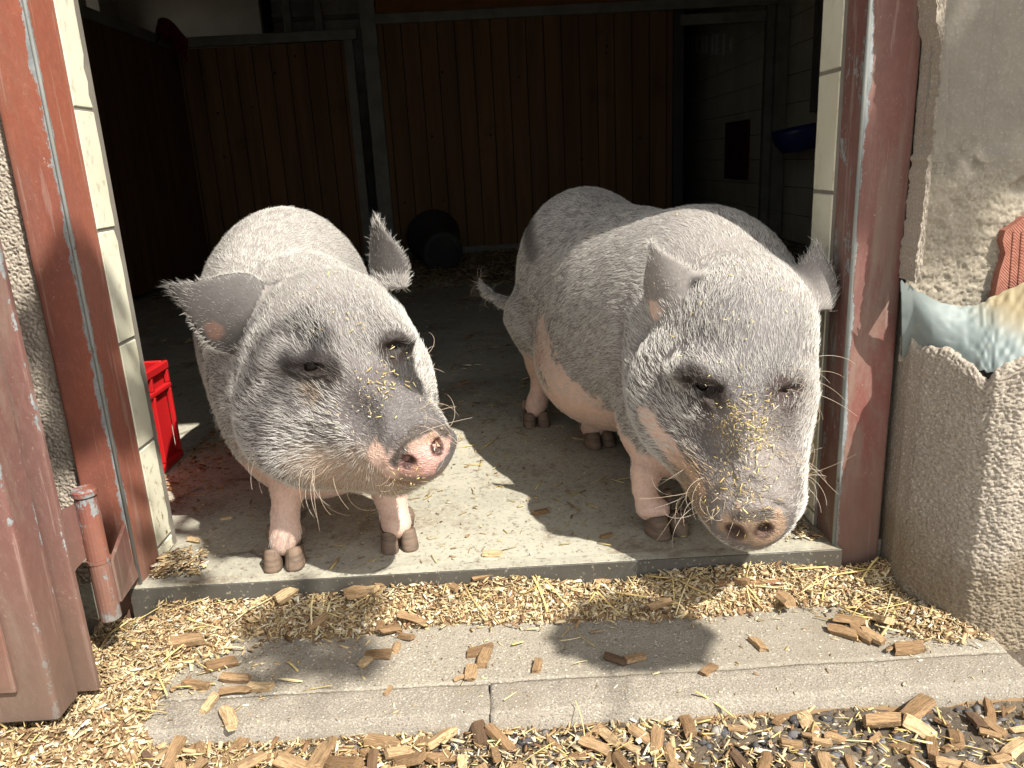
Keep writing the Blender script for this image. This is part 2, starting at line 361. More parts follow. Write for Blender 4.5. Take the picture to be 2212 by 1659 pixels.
def ear_dist(E, P):
    q = P-E['b']; L = E['L']; u = (q@E['d'])/L; v = q@E['v']; w = q@E['n']
    uc = np.clip(u, 0, 1); hw = (E['w0']+(E['wm']-E['w0'])*np.sin(np.pi*np.clip(uc*1.25, 0, 1))**.8)*(1-np.clip((uc-.28)/.72, 0, 1)**E.get('blunt', 1.12))+.006*(1-.5*uc)
    surf = -E['cup']*(np.minimum(np.abs(v), hw)/E['wm'])**2+E['bend']*uc**2+ E['cup']*.5
    d = np.maximum(np.abs(w-surf)*.85-E['th']*(1.35-.6*uc), (np.abs(v)-hw)*.8); d = np.maximum(d, (u-1)*L*.9); d = np.maximum(d, -(u+.12)*L)
    return d, u, v/(hw+1e-6), w-surf

m_skin = None
def pig_materials():
    k = NT('pig_skin', .62, .35); c = k.attr('tint'); g = k.noise(140, 5, .7); f = k.noise(38, 4, .6)
    c = k.mix(k.math('MULTIPLY', k.ramp(g, .45, .65), .35), c, k.mix(1.0, c, (.6, .55, .53), 'MULTIPLY'))
    c = k.mix(k.math('MULTIPLY', k.ramp(f, .5, .7), .25), c, k.mix(1.0, c, (.62, .55, .5), 'MULTIPLY'))
    wr = k.attr('wrinkle', 'Fac'); v = k.noise(70, 3, .55, k.co((1, 1, 1.8)), 1.2)
    crease = k.math('MULTIPLY', k.math('ABSOLUTE', k.math('SUBTRACT', v, .5)), k.math('MULTIPLY', wr, 9.0))
    k.set(k.b.inputs['Subsurface Weight'], .06); k.b.inputs['Subsurface Radius'].default_value = (.012, .006, .004); k.b.inputs['Subsurface Scale'].default_value = .5
    k.bump(k.math('ADD', k.math('MULTIPLY', g, .4), crease), .5, .003)
    skin = k.out(c, k.mix(k.attr('wet', 'Fac'), (.62, .62, .62), (.33, .33, .33)))
    k = NT('pig_hair', .55, .35); t = k.attr('tint', 'Fac'); c = k.mix(t, (.028, .025, .024), (.70, .685, .65)); c = k.mix(k.attr('tan', 'Fac'), c, (.46, .30, .15))
    k.out(c); nt = k.t; tr = k.n('ShaderNodeBsdfTranslucent'); k.set(tr.inputs[0], c); mx = k.n('ShaderNodeMixShader'); mx.inputs[0].default_value = .25
    o = nt.nodes['Material Output']; nt.links.new(k.b.outputs[0], mx.inputs[1]); nt.links.new(tr.outputs[0], mx.inputs[2]); nt.links.new(mx.outputs[0], o.inputs[0])
    k2 = NT('eye_ball', .12, .12); k2.out((.006, .004, .003)); 
    k3 = NT('hoof_horn', .7, .25); z = k3.noise(20, 4, .6, k3.co((1, 1, 6))); c3 = k3.mix(k3.ramp(z, .3, .7), (.18, .125, .09), (.095, .07, .053)); k3.bump(z, .3, .002)
    return skin, k.m, k2.m, k3.out(c3)
def tri_sample(V, F, dens, N):
    a, b, c, d = V[F[:, 0]], V[F[:, 1]], V[F[:, 2]], V[F[:, 3]]
    ar = .5*np.linalg.norm(np.cross(c-a, d-b), axis=1); w = ar*dens[F].mean(1); w = w/w.sum()
    f = rng.choice(len(F), N, p=w); s, t = rng.random(N), rng.random(N); W = np.stack([(1-s)*(1-t), s*(1-t), s*t, (1-s)*t], 1)
    return f, W
def strands(name, P, rad, m, parent, attrs):
    n, k, _ = P.shape; hc = bpy.data.hair_curves.new(name); hc.add_curves([k]*n); org = np.array(parent['_o'])
    hc.points.foreach_set('position', (P-org).astype(np.float32).ravel())
    a = hc.attributes.get('radius') or hc.attributes.new('radius', 'FLOAT', 'POINT'); a.data.foreach_set('value', rad.astype(np.float32).ravel())
    for nm, v in attrs.items(): hc.attributes.new(nm, 'FLOAT', 'CURVE').data.foreach_set('value', np.asarray(v, np.float32))
    hc.materials.append(m); o = bpy.data.objects.new(name, hc); COL.objects.link(o); o.parent = parent; return o
def vert_normals(V, F):
    n = np.cross(V[F[:, 2]]-V[F[:, 0]], V[F[:, 3]]-V[F[:, 1]]); N = np.zeros_like(V)
    for k in range(4): np.add.at(N, F[:, k], n)
    return unit(N)
def relax(V, F, it, lam=.5):
    for _ in range(it):
        S = np.zeros_like(V); C = np.zeros(len(V))
        for a, b in ((0, 1), (1, 2), (2, 3), (3, 0)):
            np.add.at(S, F[:, a], V[F[:, b]]); np.add.at(S, F[:, b], V[F[:, a]]); np.add.at(C, F[:, a], 1); np.add.at(C, F[:, b], 1)
        V = V+lam*(S/C[:, None]-V)
    return V
def seg_d(P, a, b):
    ba = b-a; t = np.clip(((P-a)@ba)/(ba@ba), 0, 1); return np.linalg.norm(P-a-t[:, None]*ba, axis=1), t

def make_hoof(pos, yaw, s, parent, m):
    # two horny claws with a cleft between them, upright walls and a flat sole
    V, F = [], []; n = 22; lev = [0, .02, .12, .35, .65, .92, 1.0]
    for sx in (-1, 1):
        n0 = len(V)
        for t in lev:
            hw, hl, cy, cx = .0172-.0022*t, .0290-.0075*t, -.013+.007*t, .0185-.0012*t; sq = 1-.10*(t == 0)-.12*(t == 1.0)
            for j in range(n):
                a = 2*math.pi*j/n; x = math.copysign(abs(math.cos(a))**.72, math.cos(a))*hw*sq; y = math.copysign(abs(math.sin(a))**.78, math.sin(a))*hl*sq
                xx = max(cx+x, .0026+.001*t); top = .0345-.30*(cy+y+.012); V.append((sx*xx, cy+y, t*top))
        for i in range(len(lev)-1):
            for j in range(n):
                q = (n0+i*n+j, n0+i*n+(j+1) % n, n0+(i+1)*n+(j+1) % n, n0+(i+1)*n+j); F.append(q if sx > 0 else q[::-1])
        F.append(tuple(n0+j for j in range(n-1, -1, -1))); F.append(tuple(n0+(len(lev)-1)*n+j for j in range(n)))
    V = np.array(V)*s; V = V+np.stack([0*V[:, 0], 0*V[:, 0], 0*V[:, 0]], 1); cy, sy = math.cos(yaw), math.sin(yaw); V = np.stack([V[:, 0]*cy-V[:, 1]*sy, V[:, 0]*sy+V[:, 1]*cy, V[:, 2]+.001], 1)+pos
    return obj('hoof', V, F, m, parent, True)
def dewclaws(pos, yaw, s, parent, m):
    d = np.array([math.sin(yaw), -math.cos(yaw), 0]); r = np.array([-d[1], d[0], 0])
    for sx in (-1, 1):
        b = pos-d*.020*s+r*sx*.024*s; mb = MB(); mb.tube([b+[0, 0, .062*s], b+[0, 0, .045*s]-d*.004+r*sx*.004, b+[0, 0, .024*s]+r*sx*.004], [.007*s, .0085*s, .004*s], 8); mb.build('dewclaw', m, parent, True)

def build_pig(S, label, mats, lo, hi, h=.0042, n_hair=150000):
    skin, hairm, eyem, hornm = mats
    c = Clay(lo, hi, h)
    for op in S['shape']: getattr(c, op[0])(*op[1], **(op[2] if len(op) > 2 else {}))
    for E in S['ears']: c.ear(E)
    H = c.hit; X = S['late'](H); S = {**S, **X}
    for op in S['cuts']: getattr(c, op[0])(*op[1], **(op[2] if len(op) > 2 else {}))
    for pl, w, dp in S['grooves']:
        q = [H(*p, -w+dp) for p in pl]; c.path(q, [w*.6]+[w]*(len(q)-2)+[w*.6], .005 if w < .012 else .03, sub=True)
    V, F = surface_nets(c.D, c.lo, h)
    V = relax(V, F, 2, .5); N = vert_normals(V, F)
    # where is what: ears, snout, legs
    ed = [ear_dist(E, V) for E in S['ears']]; em = np.zeros(len(V)); eu = np.zeros(len(V)); ev = np.zeros(len(V)); ew = np.zeros(len(V))
    for d, u, v, w in ed:
        near = (d < .006) & (u > .12); em = np.where(near, 1, em); eu = np.where(near, u, eu); ev = np.where(near, v, ev); ew = np.where(near, w, ew)
    nz = vnoise(V, 28, 3, 3); nz2 = vnoise(V, 90, 5, 2)
    colr = np.empty((len(V), 3)); colr[:] = S['base']; colr *= (1+.12*nz[:, None])
    tint = np.full(len(V), .93); dens = np.ones(len(V)); leng = np.full(len(V), S.get('hair_len', .0118)); tan = np.zeros(len(V)); wr = np.zeros(len(V)); wet = np.zeros(len(V))
    for kind, p, r, soft, val in S['patch']:
        d = (np.linalg.norm(V-p[0], axis=1) if len(p) == 1 else seg_d(V, p[0], p[1])[0])+(nz*.35+nz2*.25)*r*.55
        w = 1-np.clip((d-r)/soft, 0, 1); w = w*w*(3-2*w)
        if kind == 'col': colr = colr*(1-w[:, None])+np.array(val)*w[:, None]
        elif kind == 'colhard': w = np.clip((r+.004-d-(nz2*.5+nz*.3)*r*.5)/.008, 0, 1); colr = colr*(1-w[:, None])+np.array(val)*(1+.12*nz[:, None])*w[:, None]
        elif kind == 'tint': tint = tint*(1-w)+val*w
        elif kind == 'dens': dens = dens*(1-w)+val*w
        elif kind == 'len': leng = leng*(1-w)+val*w
        elif kind == 'tan': tan = tan*(1-w)+val*w
        elif kind == 'wr': wr = np.maximum(wr, w*val)
        elif kind == 'wet': wet = np.maximum(wet, w*val)
    fn = S['low'](V, nz*.6+nz2*.4); colr = colr*(1-fn[:, None])+np.array(S['pink'])*(1+.1*nz2[:, None])*fn[:, None]; dens *= 1-.6*fn; leng *= 1-.5*fn
    inner = em*(ew > 0); colr = np.where((em > 0)[:, None], colr*S['ear_dark'], colr)
    # hoofs need bare ground, soles hairless
    dens = np.where(V[:, 2] < .045, 0, dens)
    o = obj('pig', V, F, skin, None, True, np.clip(colr, 0, 1), origin=np.array(S['base_pt']))
    for nm, arr in (('wrinkle', wr), ('wet', wet)): o.data.attributes.new(nm, 'FLOAT', 'POINT').data.foreach_set('value', arr.astype(np.float32))
    tag(o, label, 'pig')
    # hair
    dens = np.where(em > 0, dens*.6, dens)
    f, Wt = tri_sample(V, F, dens, n_hair); q = F[f]
    mixv = lambda A: (A[q]*(Wt[..., None] if A.ndim == 2 else Wt)).sum(1)
    P = mixv(V); n = unit(mixv(N)); Lh = mixv(leng); tn = mixv(tint); ta = mixv(tan); e = mixv(em) > .5; eU = mixv(eu); eV = mixv(ev)
    flow = S['flow'](P)
    for E in S['ears']:
        d, u, v, w = ear_dist(E, P); near = (d < .008) & (u > .12)
        edge = np.clip((np.abs(v)-.55)/.45, 0, 1); tip = np.clip((u-.6)/.4, 0, 1)
        out = unit(E['d'][None]*(.5+u[:, None])+np.sign(v)[:, None]*E['v'][None]*edge[:, None]*.9)
        flow = np.where(near[:, None], out, flow); Lh = np.where(near, .005+.014*np.maximum(edge**2*.45, tip**1.5), Lh); tn = np.where(near, S['ear_tint']+(.95-S['ear_tint'])*np.maximum(edge, tip), tn)
    t = flow-n*(flow*n).sum(1, keepdims=True); t = unit(t)
    b = np.cross(n, t); cl = vnoise(P, 75, 11, 2); cl2 = vnoise(P, 16, 23, 2)
    t = unit(t+b*(.38*cl+.30*cl2+rng.normal(0, .16, len(P)))[:, None])
    lift = np.clip(S.get('lift', .38)+.12*vnoise(P, 60, 31, 1)+rng.normal(0, .07, len(P)), .08, .7)
    Lh = Lh*np.clip(rng.normal(1, .22, len(P)), .4, 1.6); d0 = unit(t*(1-lift)[:, None]+n*lift[:, None])
    k = np.array([0, .36, .7, 1.0]); down = np.array([0, 0, -1.0])
    pts = P[:, None]-n[:, None]*.0008+(d0[:, None]*k[None, :, None]+(t*.30-n*.16+.10*down+b*rng.normal(0, .12, (len(P), 1)))[:, None]*(k**2)[None, :, None])*Lh[:, None, None]
    rad = (np.where(seg_d(P, *S['face'])[0] < .17, 1.15, 1.0)*S.get('hair_r', .00027)*np.clip(rng.normal(1, .2, len(P)), .5, 1.6))[:, None]*np.array([1, .92, .7, .2])
    tn = np.clip(tn+rng.normal(0, .08, len(P))+.05*cl2, 0, 1)
    strands('coat', pts, rad, hairm, o, dict(tint=tn, tan=np.clip(ta+rng.normal(0, .05, len(P)), 0, 1)))
    # long bristles
    WP = []; WR = []
    for p, cnt, spread, dirv, ln in S['whisk']:
        d = np.linalg.norm(V-p, axis=1); cand = np.where(d < max(spread, d.min()+.004))[0]
        for i in rng.choice(cand, cnt):
            L = ln*rng.uniform(.55, 1.25); d0 = unit(N[i]*.8+unit(dirv)+rng.normal(0, .28, 3)); ax = unit(rng.normal(0, 1, 3)+[0, 1.2, 0]); curl = rng.choice([-1, 1])*rng.uniform(.6, 3.2)
            pt = [V[i]]; d1 = d0
            for s_ in range(9):
                sd = np.cross(ax, d1); d1 = unit(d1+sd*curl/9+np.array([0, 0, -.05])); pt.append(pt[-1]+d1*L/9)
            WP.append(pt); WR.append(np.linspace(.00038, .00016, 10))
    if WP: strands('bristles', np.array(WP), np.array(WR), hairm, o, dict(tint=np.full(len(WP), .95), tan=rng.uniform(.3, .8, len(WP))))
    for p, r in S['eyes']:
        mb = MB(); us = np.linspace(0, math.pi, 13); 
        Vv = []; 
        for a in us:
            for j in range(16): Vv.append(np.array(p)+r*np.array([math.sin(a)*math.cos(j*math.pi/8), math.sin(a)*math.sin(j*math.pi/8), math.cos(a)]))
        Ff = [(i*16+j, i*16+(j+1) % 16, (i+1)*16+(j+1) % 16, (i+1)*16+j) for i in range(12) for j in range(16)]
        obj('eye', Vv, Ff, eyem, o, True)
    for p, yaw, s in S['hoofs']: make_hoof(np.array(p), yaw, s, o, hornm); dewclaws(np.array(p), yaw, s, o, hornm)
    o['_o'] = o['_o']; return o, V, F, N
PINK = (.58, .40, .325); GREY = (.165, .146, .138); DARK = (.028, .025, .025)
MATS = pig_materials()
def disc_axes(ax, up):
    ax = unit(ax); x = unit(np.cross(up, ax)); z = np.cross(ax, x); return np.stack([-x, ax, z], 1)
SUB = dict(sub=True)
# ---- pig on the left: faces out, head turned to the right of the picture
def left_pig():
    A = at; sn = A(915, 984, -.085); hd = A(715, 770, .13)
    ax = unit(np.array([.42, -.85, -.42])); up = np.array([-.42, -.1, 1.0]); X = disc_axes(ax, up)
    sh = [('ell', (A(634, 700, .60), (.193, .38, .278), .045)), ('ell', (A(640, 655, .92), (.180, .22, .25), .07)),
          ('ell', (A(655, 800, .30), (.186, .20, .235), .05)), ('ell', (A(690, 935, .22), (.145, .13, .13), .07)),
          ('ell', (A(650, 850, .21), (.164, .07, .180), .03)), ('cone', (A(708, 720, .15), A(650, 660, .45), .112, .12, .05)),
          ('ell', (A(722, 770, .125), (.152, .145, .145), .06)),
          ('ell', (A(625, 905, .085), (.094, .105, .105), .06)), ('ell', (A(862, 860, .12), (.070, .09, .10), .06)),
          ('cone', (A(748, 830, .07), A(868, 945, -.035), .118, .074, .05)),
          ('cone', (A(700, 960, .07), A(850, 1004, -.02), .082, .050, .05)), ('cone', (A(868, 945, -.035), sn-ax*.018, .070, .054, .03)),
          ('ell', (A(642, 764, .025), (.058, .045, .026), .026)), ('ell', (A(838, 730, .04), (.048, .045, .026), .03)),
          ('ell', (sn-ax*.004, (.0640, .018, .0420), .012, X)), ('ell', (sn+X[:, 2]*.030-ax*.006, (.058, .015, .013), .010, X)),
          ('path', ([A(640, 960, .17), A(622, 1050, .115), A(616, 1110, .10), A(617, 1150, .092), np.array([-.442, .086, .045])], [.07, .031, .0235, .0265, .0245], .016)),
          ('path', ([A(830, 990, .22), A(843, 1070, .165), A(849, 1100, .155), A(856, 1130, .146), np.array([-.229, .136, .045])], [.065, .031, .024, .0265, .0245], .016)),
          ('path', ([np.array([-.63, .90, .32]), np.array([-.62, .95, .18]), np.array([-.62, .93, .10]), np.array([-.62, .90, .045])], [.10, .045, .028, .026], .03)),
          ('path', ([np.array([-.45, .90, .32]), np.array([-.43, .95, .18]), np.array([-.43, .93, .10]), np.array([-.43, .90, .045])], [.10, .045, .028, .026], .03))]
    e1 = ear_frame(A(562, 700, .12), A(366, 616, .09), np.array([.15, -1, .12]), .056, .073, .016, .012, blunt=1.38)
    e2 = ear_frame(A(836, 606, .15), A(824, 470, .15), np.array([-.62, -.75, .1]), .040, .044, .016, .004, blunt=1.4)
    def late(H):
        eL, eR = H(664, 797), H(853, 752); nl, nr = H(883, 999), H(948, 968)
        cuts = [('ell', (eL, (.030, .020, .0068), .012), SUB), ('ell', (eR+np.array([.004, 0, 0]), (.020, .020, .009), .012), SUB),
                ('cone', (nl+ax*.02, nl-ax*.022, .0095, .007, .006), SUB), ('cone', (nr+ax*.02, nr-ax*.022, .0105, .007, .006), SUB),
                ('path', ([A(508, 800, .10), A(512, 900, .08), A(545, 985, .08)], [.010, .010, .009], .016), SUB),
                ('path', ([A(470, 800, .2), A(480, 900, .2), A(515, 975, .2)], [.010, .010, .009], .02), SUB)]
        gr = [([(716, 835), (752, 905), (775, 955)], .040, .012), ([(600, 740), (640, 728), (690, 740)], .028, .006), ([(590, 840), (640, 862), (690, 858)], .026, .006), ([(885, 1062), (850, 1050), (810, 1025), (775, 992), (758, 965)], .0045, .0035), ([(845, 1010), (850, 975), (880, 942), (930, 918), (965, 925)], .005, .004), ([(825, 985), (832, 955), (862, 922), (905, 900)], .004, .0025),
              ([(620, 815), (650, 826), (700, 822), (722, 808)], .004, .003), ([(618, 780), (650, 768), (695, 770), (720, 790)], .004, .0025)]
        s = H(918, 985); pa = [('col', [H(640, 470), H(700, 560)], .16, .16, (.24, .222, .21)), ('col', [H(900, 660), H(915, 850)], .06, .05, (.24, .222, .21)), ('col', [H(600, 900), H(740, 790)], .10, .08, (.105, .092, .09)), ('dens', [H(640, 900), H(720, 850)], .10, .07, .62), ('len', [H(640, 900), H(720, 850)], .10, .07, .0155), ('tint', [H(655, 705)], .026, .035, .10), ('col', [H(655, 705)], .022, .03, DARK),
             ('tint', [H(545, 622)], .035, .03, .15), ('tint', [H(700, 700)], .10, .10, .70), ('tint', [H(872, 775), H(893, 830)], .022, .015, .03), ('colhard', [H(872, 775), H(893, 830)], .032, .01, DARK),
             ('col', [H(634, 797), H(706, 806)], .012, .026, (.022, .015, .013)), ('tint', [H(640, 797), H(710, 802)], .020, .012, .06), ('dens', [H(648, 797), H(690, 801)], .009, .014, .05), ('col', [eR], .024, .014, (.022, .015, .013)), ('dens', [eR], .012, .008, 0),
             ('col', [H(850, 900), H(930, 925)], .05, .035, (.125, .114, .112)), ('len', [H(830, 880), s], .055, .05, .005), ('dens', [H(845, 890), s], .05, .04, .5), ('tint', [H(850, 900), s], .05, .04, .5),
             ('col', [H(680, 1030), H(820, 1040)], .025, .06, (.34, .25, .19)), ('tan', [H(720, 1030), H(850, 1045)], .02, .06, .40),
             ('col', [A(600, 990, .12)], .06, .06, (.34, .24, .19)), ('tan', [H(668, 860)], .012, .02, .7),
             ('colhard', [H(800, 938), H(808, 980)], .0085, .004, PINK), ('colhard', [H(808, 980), H(845, 1025)], .015, .004, PINK), ('dens', [H(803, 950), H(850, 1030)], .016, .01, .35),
             ('colhard', [s+X[:, 0]*.022, s-X[:, 0]*.022], .036, .006, (.55, .325, .285)), ('dens', [s+X[:, 0]*.024, s-X[:, 0]*.024], .044, .01, .0), ('wet', [s], .06, .01, 1.),
             ('col', [H(868, 965), H(905, 932), H(955, 925)][:2], .008, .010, (.085, .07, .06)), ('col', [H(905, 932), H(960, 930)], .008, .010, (.085, .07, .06)), ('col', [H(850, 1000), H(868, 965)], .006, .008, (.085, .07, .06)),
             ('col', [nl], .012, .005, (.07, .036, .03)), ('col', [nr], .013, .005, (.07, .036, .03)), ('colhard', [H(466, 714)], .017, .006, (.40, .24, .19)), ('dens', [H(466, 714)], .016, .008, .2),
             ('wr', [H(850, 890), s], .06, .05, 1.), ('wr', [eL], .04, .04, .8), ('col', [H(852, 1042), H(890, 1045)], .005, .008, (.22, .13, .075)), ('col', [H(890, 1045), H(965, 1018)], .005, .008, (.26, .15, .09)), ('col', [H(890, 965), H(938, 940)], .004, .006, (.33, .22, .17)), ('col', [H(900, 1015)], .004, .010, (.42, .25, .19)), ('tint', [eL], .022, .012, .1), ('tint', [eR], .02, .012, .1)]
        wh = [(H(700, 1035), 11, .05, np.array([-.1, -.3, -1.]), .095), (H(840, 1042), 8, .03, np.array([0, -.3, -1.]), .03), (H(930, 905), 12, .04, np.array([1., -.1, .1]), .085),
             (H(900, 770), 5, .04, np.array([1., 0, .1]), .05), (H(560, 1000), 4, .04, np.array([-.8, -.4, -.6]), .05), (H(660, 470), 6, .15, np.array([0, 0, 1.]), .03)]
        return dict(cuts=cuts, grooves=gr, patch=pa, whisk=wh, eyes=[(eL+np.array([.003, .0205, -.001]), .0135), (eR+np.array([-.002, .0275, -.001]), .0125)])
    def low(V, nz):
        z = V[:, 2]; w = np.clip((.205+.03*nz-z)/.03, 0, 1); head = np.clip((V[:, 1]-.02)/.06, 0, 1); return w*head
    tip = sn
    def flow(P):
        hw = np.clip(1-(np.linalg.norm(P-hd, axis=1)-.17)/.10, 0, 1)[:, None]; leg = np.clip((.22-P[:, 2])/.08, 0, 1)[:, None]*(1-hw)
        a = unit(P-tip)+np.array([0, 0, .25]); b = unit(np.array([0.0, .8, -.1])+.9*np.stack([P[:, 0]+.46, 0*P[:, 0], -np.abs(P[:, 0]+.46)], 1)*1.5)
        return unit(a*hw+b*(1-hw)*(1-leg)+leg*np.array([0, .1, -1.0]))
    hf = [(np.array([-.442, .094, .0]), .06, 1.10), (np.array([-.228, .142, .0]), .2, 1.05), (np.array([-.62, .90, 0]), 0, 1.), (np.array([-.43, .90, 0]), 0, 1.)]
    return dict(shape=sh, ears=[e1, e2], late=late, base=GREY, pink=PINK, low=low, flow=flow, hoofs=hf, base_pt=(-.42, .45, 0), lift=.28, ear_tint=.38, ear_dark=.33, face=(hd, sn))
# ---- pig on the right: comes out of the stable, head lowered towards the step
def right_pig():
    A = at; sn = A(1622, 1140, -.10); hd = A(1600, 770, .06)
    ax = unit(np.array([.02, -.86, -.46])); up = np.array([.05, -.4, 1.0]); X = disc_axes(ax, up)
    sh = [('ell', (A(1268, 600, .82), (.190, .25, .238), .06)), ('ell', (A(1375, 688, .55), (.215, .30, .262), .10)), ('ell', (A(1290, 790, .62), (.15, .22, .13), .08)),
          ('ell', (A(1510, 680, .30), (.200, .21, .222), .10)), ('ell', (A(1550, 760, .17), (.180, .085, .19), .03)),
          ('ell', (A(1470, 900, .22), (.13, .11, .13), .06)),
          ('ell', (A(1596, 765, .06), (.126, .135, .150), .05)), ('ell', (A(1602, 690, .10), (.110, .10, .085), .06)), ('cone', (A(1600, 690, .12), A(1540, 650, .32), .105, .15, .06)),
          ('ell', (A(1446, 850, .07), (.078, .095, .10), .06)), ('ell', (A(1664, 850, .06), (.046, .085, .10), .05)),
          ('cone', (A(1605, 880, .0), A(1618, 1060, -.055), .112, .090, .05)), ('cone', (A(1492, 930, .05), A(1584, 1072, -.02), .074, .052, .045)), ('cone', (A(1672, 930, .04), A(1658, 1060, -.03), .05, .045, .045)),
          ('cone', (A(1620, 1060, -.06), sn-ax*.02, .070, .050, .03)),
          ('ell', (A(1518, 796, -.04), (.058, .045, .026), .025)), ('ell', (A(1690, 806, -.03), (.040, .045, .026), .025)),
          ('ell', (sn-ax*.004, (.0690, .019, .0350), .010, X)), ('ell', (sn+X[:, 2]*.027-ax*.004, (.064, .0165, .012), .006, X)),
          ('path', ([A(1430, 930, .22), A(1396, 1020, .165), A(1391, 1055, .155), A(1402, 1095, .145), np.array([.292, .135, .048])], [.07, .029, .0215, .0245, .024], .013)),
          ('path', ([A(1590, 930, .24), np.array([.455, .20, .20]), np.array([.455, .19, .12]), np.array([.455, .175, .07]), np.array([.455, .17, .045])], [.08, .036, .028, .030, .026], .025)),
          ('path', ([A(1180, 690, .80), A(1172, 780, .86), A(1168, 830, .87), A(1160, 870, .85), np.array([.084, .838, .048])], [.115, .046, .0235, .026, .0245], .022)),
          ('path', ([A(1340, 760, .72), A(1300, 860, .72), A(1276, 900, .69), A(1278, 920, .672), np.array([.234, .650, .048])], [.11, .042, .0235, .026, .0245], .022)),
          ('path', ([A(1130, 662, .96), A(1085, 652, .98), A(1052, 632, .98), A(1034, 606, .98)], [.024, .013, .009, .005], .02))]
    e1 = ear_frame(A(1462, 665, .085), A(1417, 520, .11), np.array([-.62, -.78, .1]), .048, .058, .026, .008)
    e2 = ear_frame(A(1744, 652, .075), A(1766, 528, .10), np.array([-.55, -.8, .1]), .036, .040, .016, -.004, blunt=1.4)
    def late(H):
        eL, eR = H(1522, 840), H(1702, 850); nl, nr = H(1588, 1150), H(1652, 1148)
        cuts = [('ell', (eL, (.030, .020, .0075), .012), SUB), ('ell', (eR+np.array([.004, 0, 0]), (.020, .020, .0075), .012), SUB),
                ('cone', (nl+ax*.02, nl-ax*.024, .0135, .008, .006), SUB), ('cone', (nr+ax*.02, nr-ax*.024, .0135, .008, .006), SUB),
                ('path', ([A(1395, 720, .12), A(1345, 820, .10), A(1348, 880, .10), A(1395, 960, .10)], [.011, .012, .012, .010], .02), SUB), ('path', ([A(1365, 700, .2), A(1310, 800, .2), A(1320, 880, .2)], [.007, .008, .007], .025), SUB)]
        gr = [([(1490, 817), (1512, 833), (1542, 860), (1556, 892)], .0075, .008), ([(1730, 812), (1708, 842), (1692, 874)], .006, .006), ([(1490, 862), (1520, 880), (1548, 905)], .004, .0025), ([(1545, 915), (1522, 970), (1518, 1015)], .040, .011), ([(1688, 890), (1700, 960), (1696, 1035)], .034, .009),
              ([(1552, 1096), (1585, 1082), (1622, 1076), (1665, 1082), (1694, 1098)], .005, .0042), ([(1570, 1070), (1600, 1062), (1640, 1060), (1672, 1072)], .004, .003), ([(1590, 1048), (1620, 1043), (1655, 1050)], .004, .0028),
              ([(1578, 1012), (1584, 1040), (1580, 1066)], .004, .003), ([(1530, 1078), (1545, 1060), (1566, 1062)], .004, .0025)]
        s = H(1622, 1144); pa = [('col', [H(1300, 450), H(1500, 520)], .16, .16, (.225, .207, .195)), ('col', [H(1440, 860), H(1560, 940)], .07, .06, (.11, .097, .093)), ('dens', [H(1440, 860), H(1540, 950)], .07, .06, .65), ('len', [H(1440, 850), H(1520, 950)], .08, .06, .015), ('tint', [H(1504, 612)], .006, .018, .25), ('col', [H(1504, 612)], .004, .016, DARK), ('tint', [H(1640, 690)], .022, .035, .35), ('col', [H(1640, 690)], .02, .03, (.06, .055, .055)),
             ('tint', [H(1145, 485), H(1155, 545)], .015, .025, .2), ('tint', [H(1620, 740)], .09, .08, .78), ('col', [H(1620, 740)], .08, .08, (.125, .115, .115)),
             ('col', [H(1496, 823), H(1552, 880)], .018, .018, (.028, .019, .016)), ('col', [H(1520, 848)], .016, .03, (.04, .028, .024)), ('tint', [H(1490, 820), H(1550, 870)], .020, .012, .08), ('dens', [H(1508, 832), H(1544, 864)], .006, .012, .05), ('col', [eR], .026, .02, (.05, .034, .03)), ('dens', [eR], .012, .008, 0),
             ('len', [H(1615, 930), s], .06, .05, .006), ('dens', [H(1615, 960), s], .05, .05, .5), ('col', [H(1620, 960), H(1622, 1085)], .045, .05, (.215, .19, .175)),
             ('colhard', [H(1168, 730), H(1225, 850)], .052, .01, PINK), ('colhard', [H(1225, 850), H(1330, 945)], .038, .01, PINK), ('colhard', [H(1160, 770), H(1165, 860)], .055, .01, (.46, .27, .22)),
             ('colhard', [H(1398, 905), H(1455, 985)], .020, .008, PINK), ('colhard', [H(1455, 985), H(1512, 1055)], .013, .008, (.50, .34, .27)), ('colhard', [H(1415, 668)], .020, .006, PINK), 
             ('dens', [H(1168, 730), H(1225, 850)], .055, .02, .45), ('dens', [H(1225, 850), H(1330, 945)], .04, .02, .45), ('dens', [H(1405, 920), H(1470, 1000)], .026, .02, .5),
             ('tan', [H(1500, 1050), H(1555, 1095)], .04, .04, .8), ('dens', [H(1415, 668)], .018, .01, .3),
             ('colhard', [s+X[:, 0]*.030, s-X[:, 0]*.030], .035, .006, (.34, .235, .165)), ('dens', [s+X[:, 0]*.032, s-X[:, 0]*.032], .043, .01, .0), ('wet', [s], .06, .01, .6), ('col', [H(1590, 1112), H(1660, 1112)], .006, .010, (.12, .10, .085)),
             ('col', [nl], .015, .006, (.10, .06, .045)), ('col', [nr], .015, .006, (.10, .06, .045)), ('wr', [H(1620, 960), s], .07, .06, 1.), ('wr', [eL], .045, .05, .9), ('wr', [eR], .04, .04, .9)]
        wh = [(H(1490, 1050), 15, .05, np.array([-1., -.3, -.45]), .10), (H(1712, 1010), 14, .04, np.array([1., -.2, .0]), .09), (H(1745, 810), 12, .05, np.array([1., -.1, .2]), .075),
             (A(1040, 615, .98), 12, .02, np.array([-.6, 0., .5]), .05), (A(1060, 640, .98), 9, .02, np.array([-.7, 0., .5]), .06), (H(1560, 1110), 8, .03, np.array([-.6, -.4, -.7]), .03)]
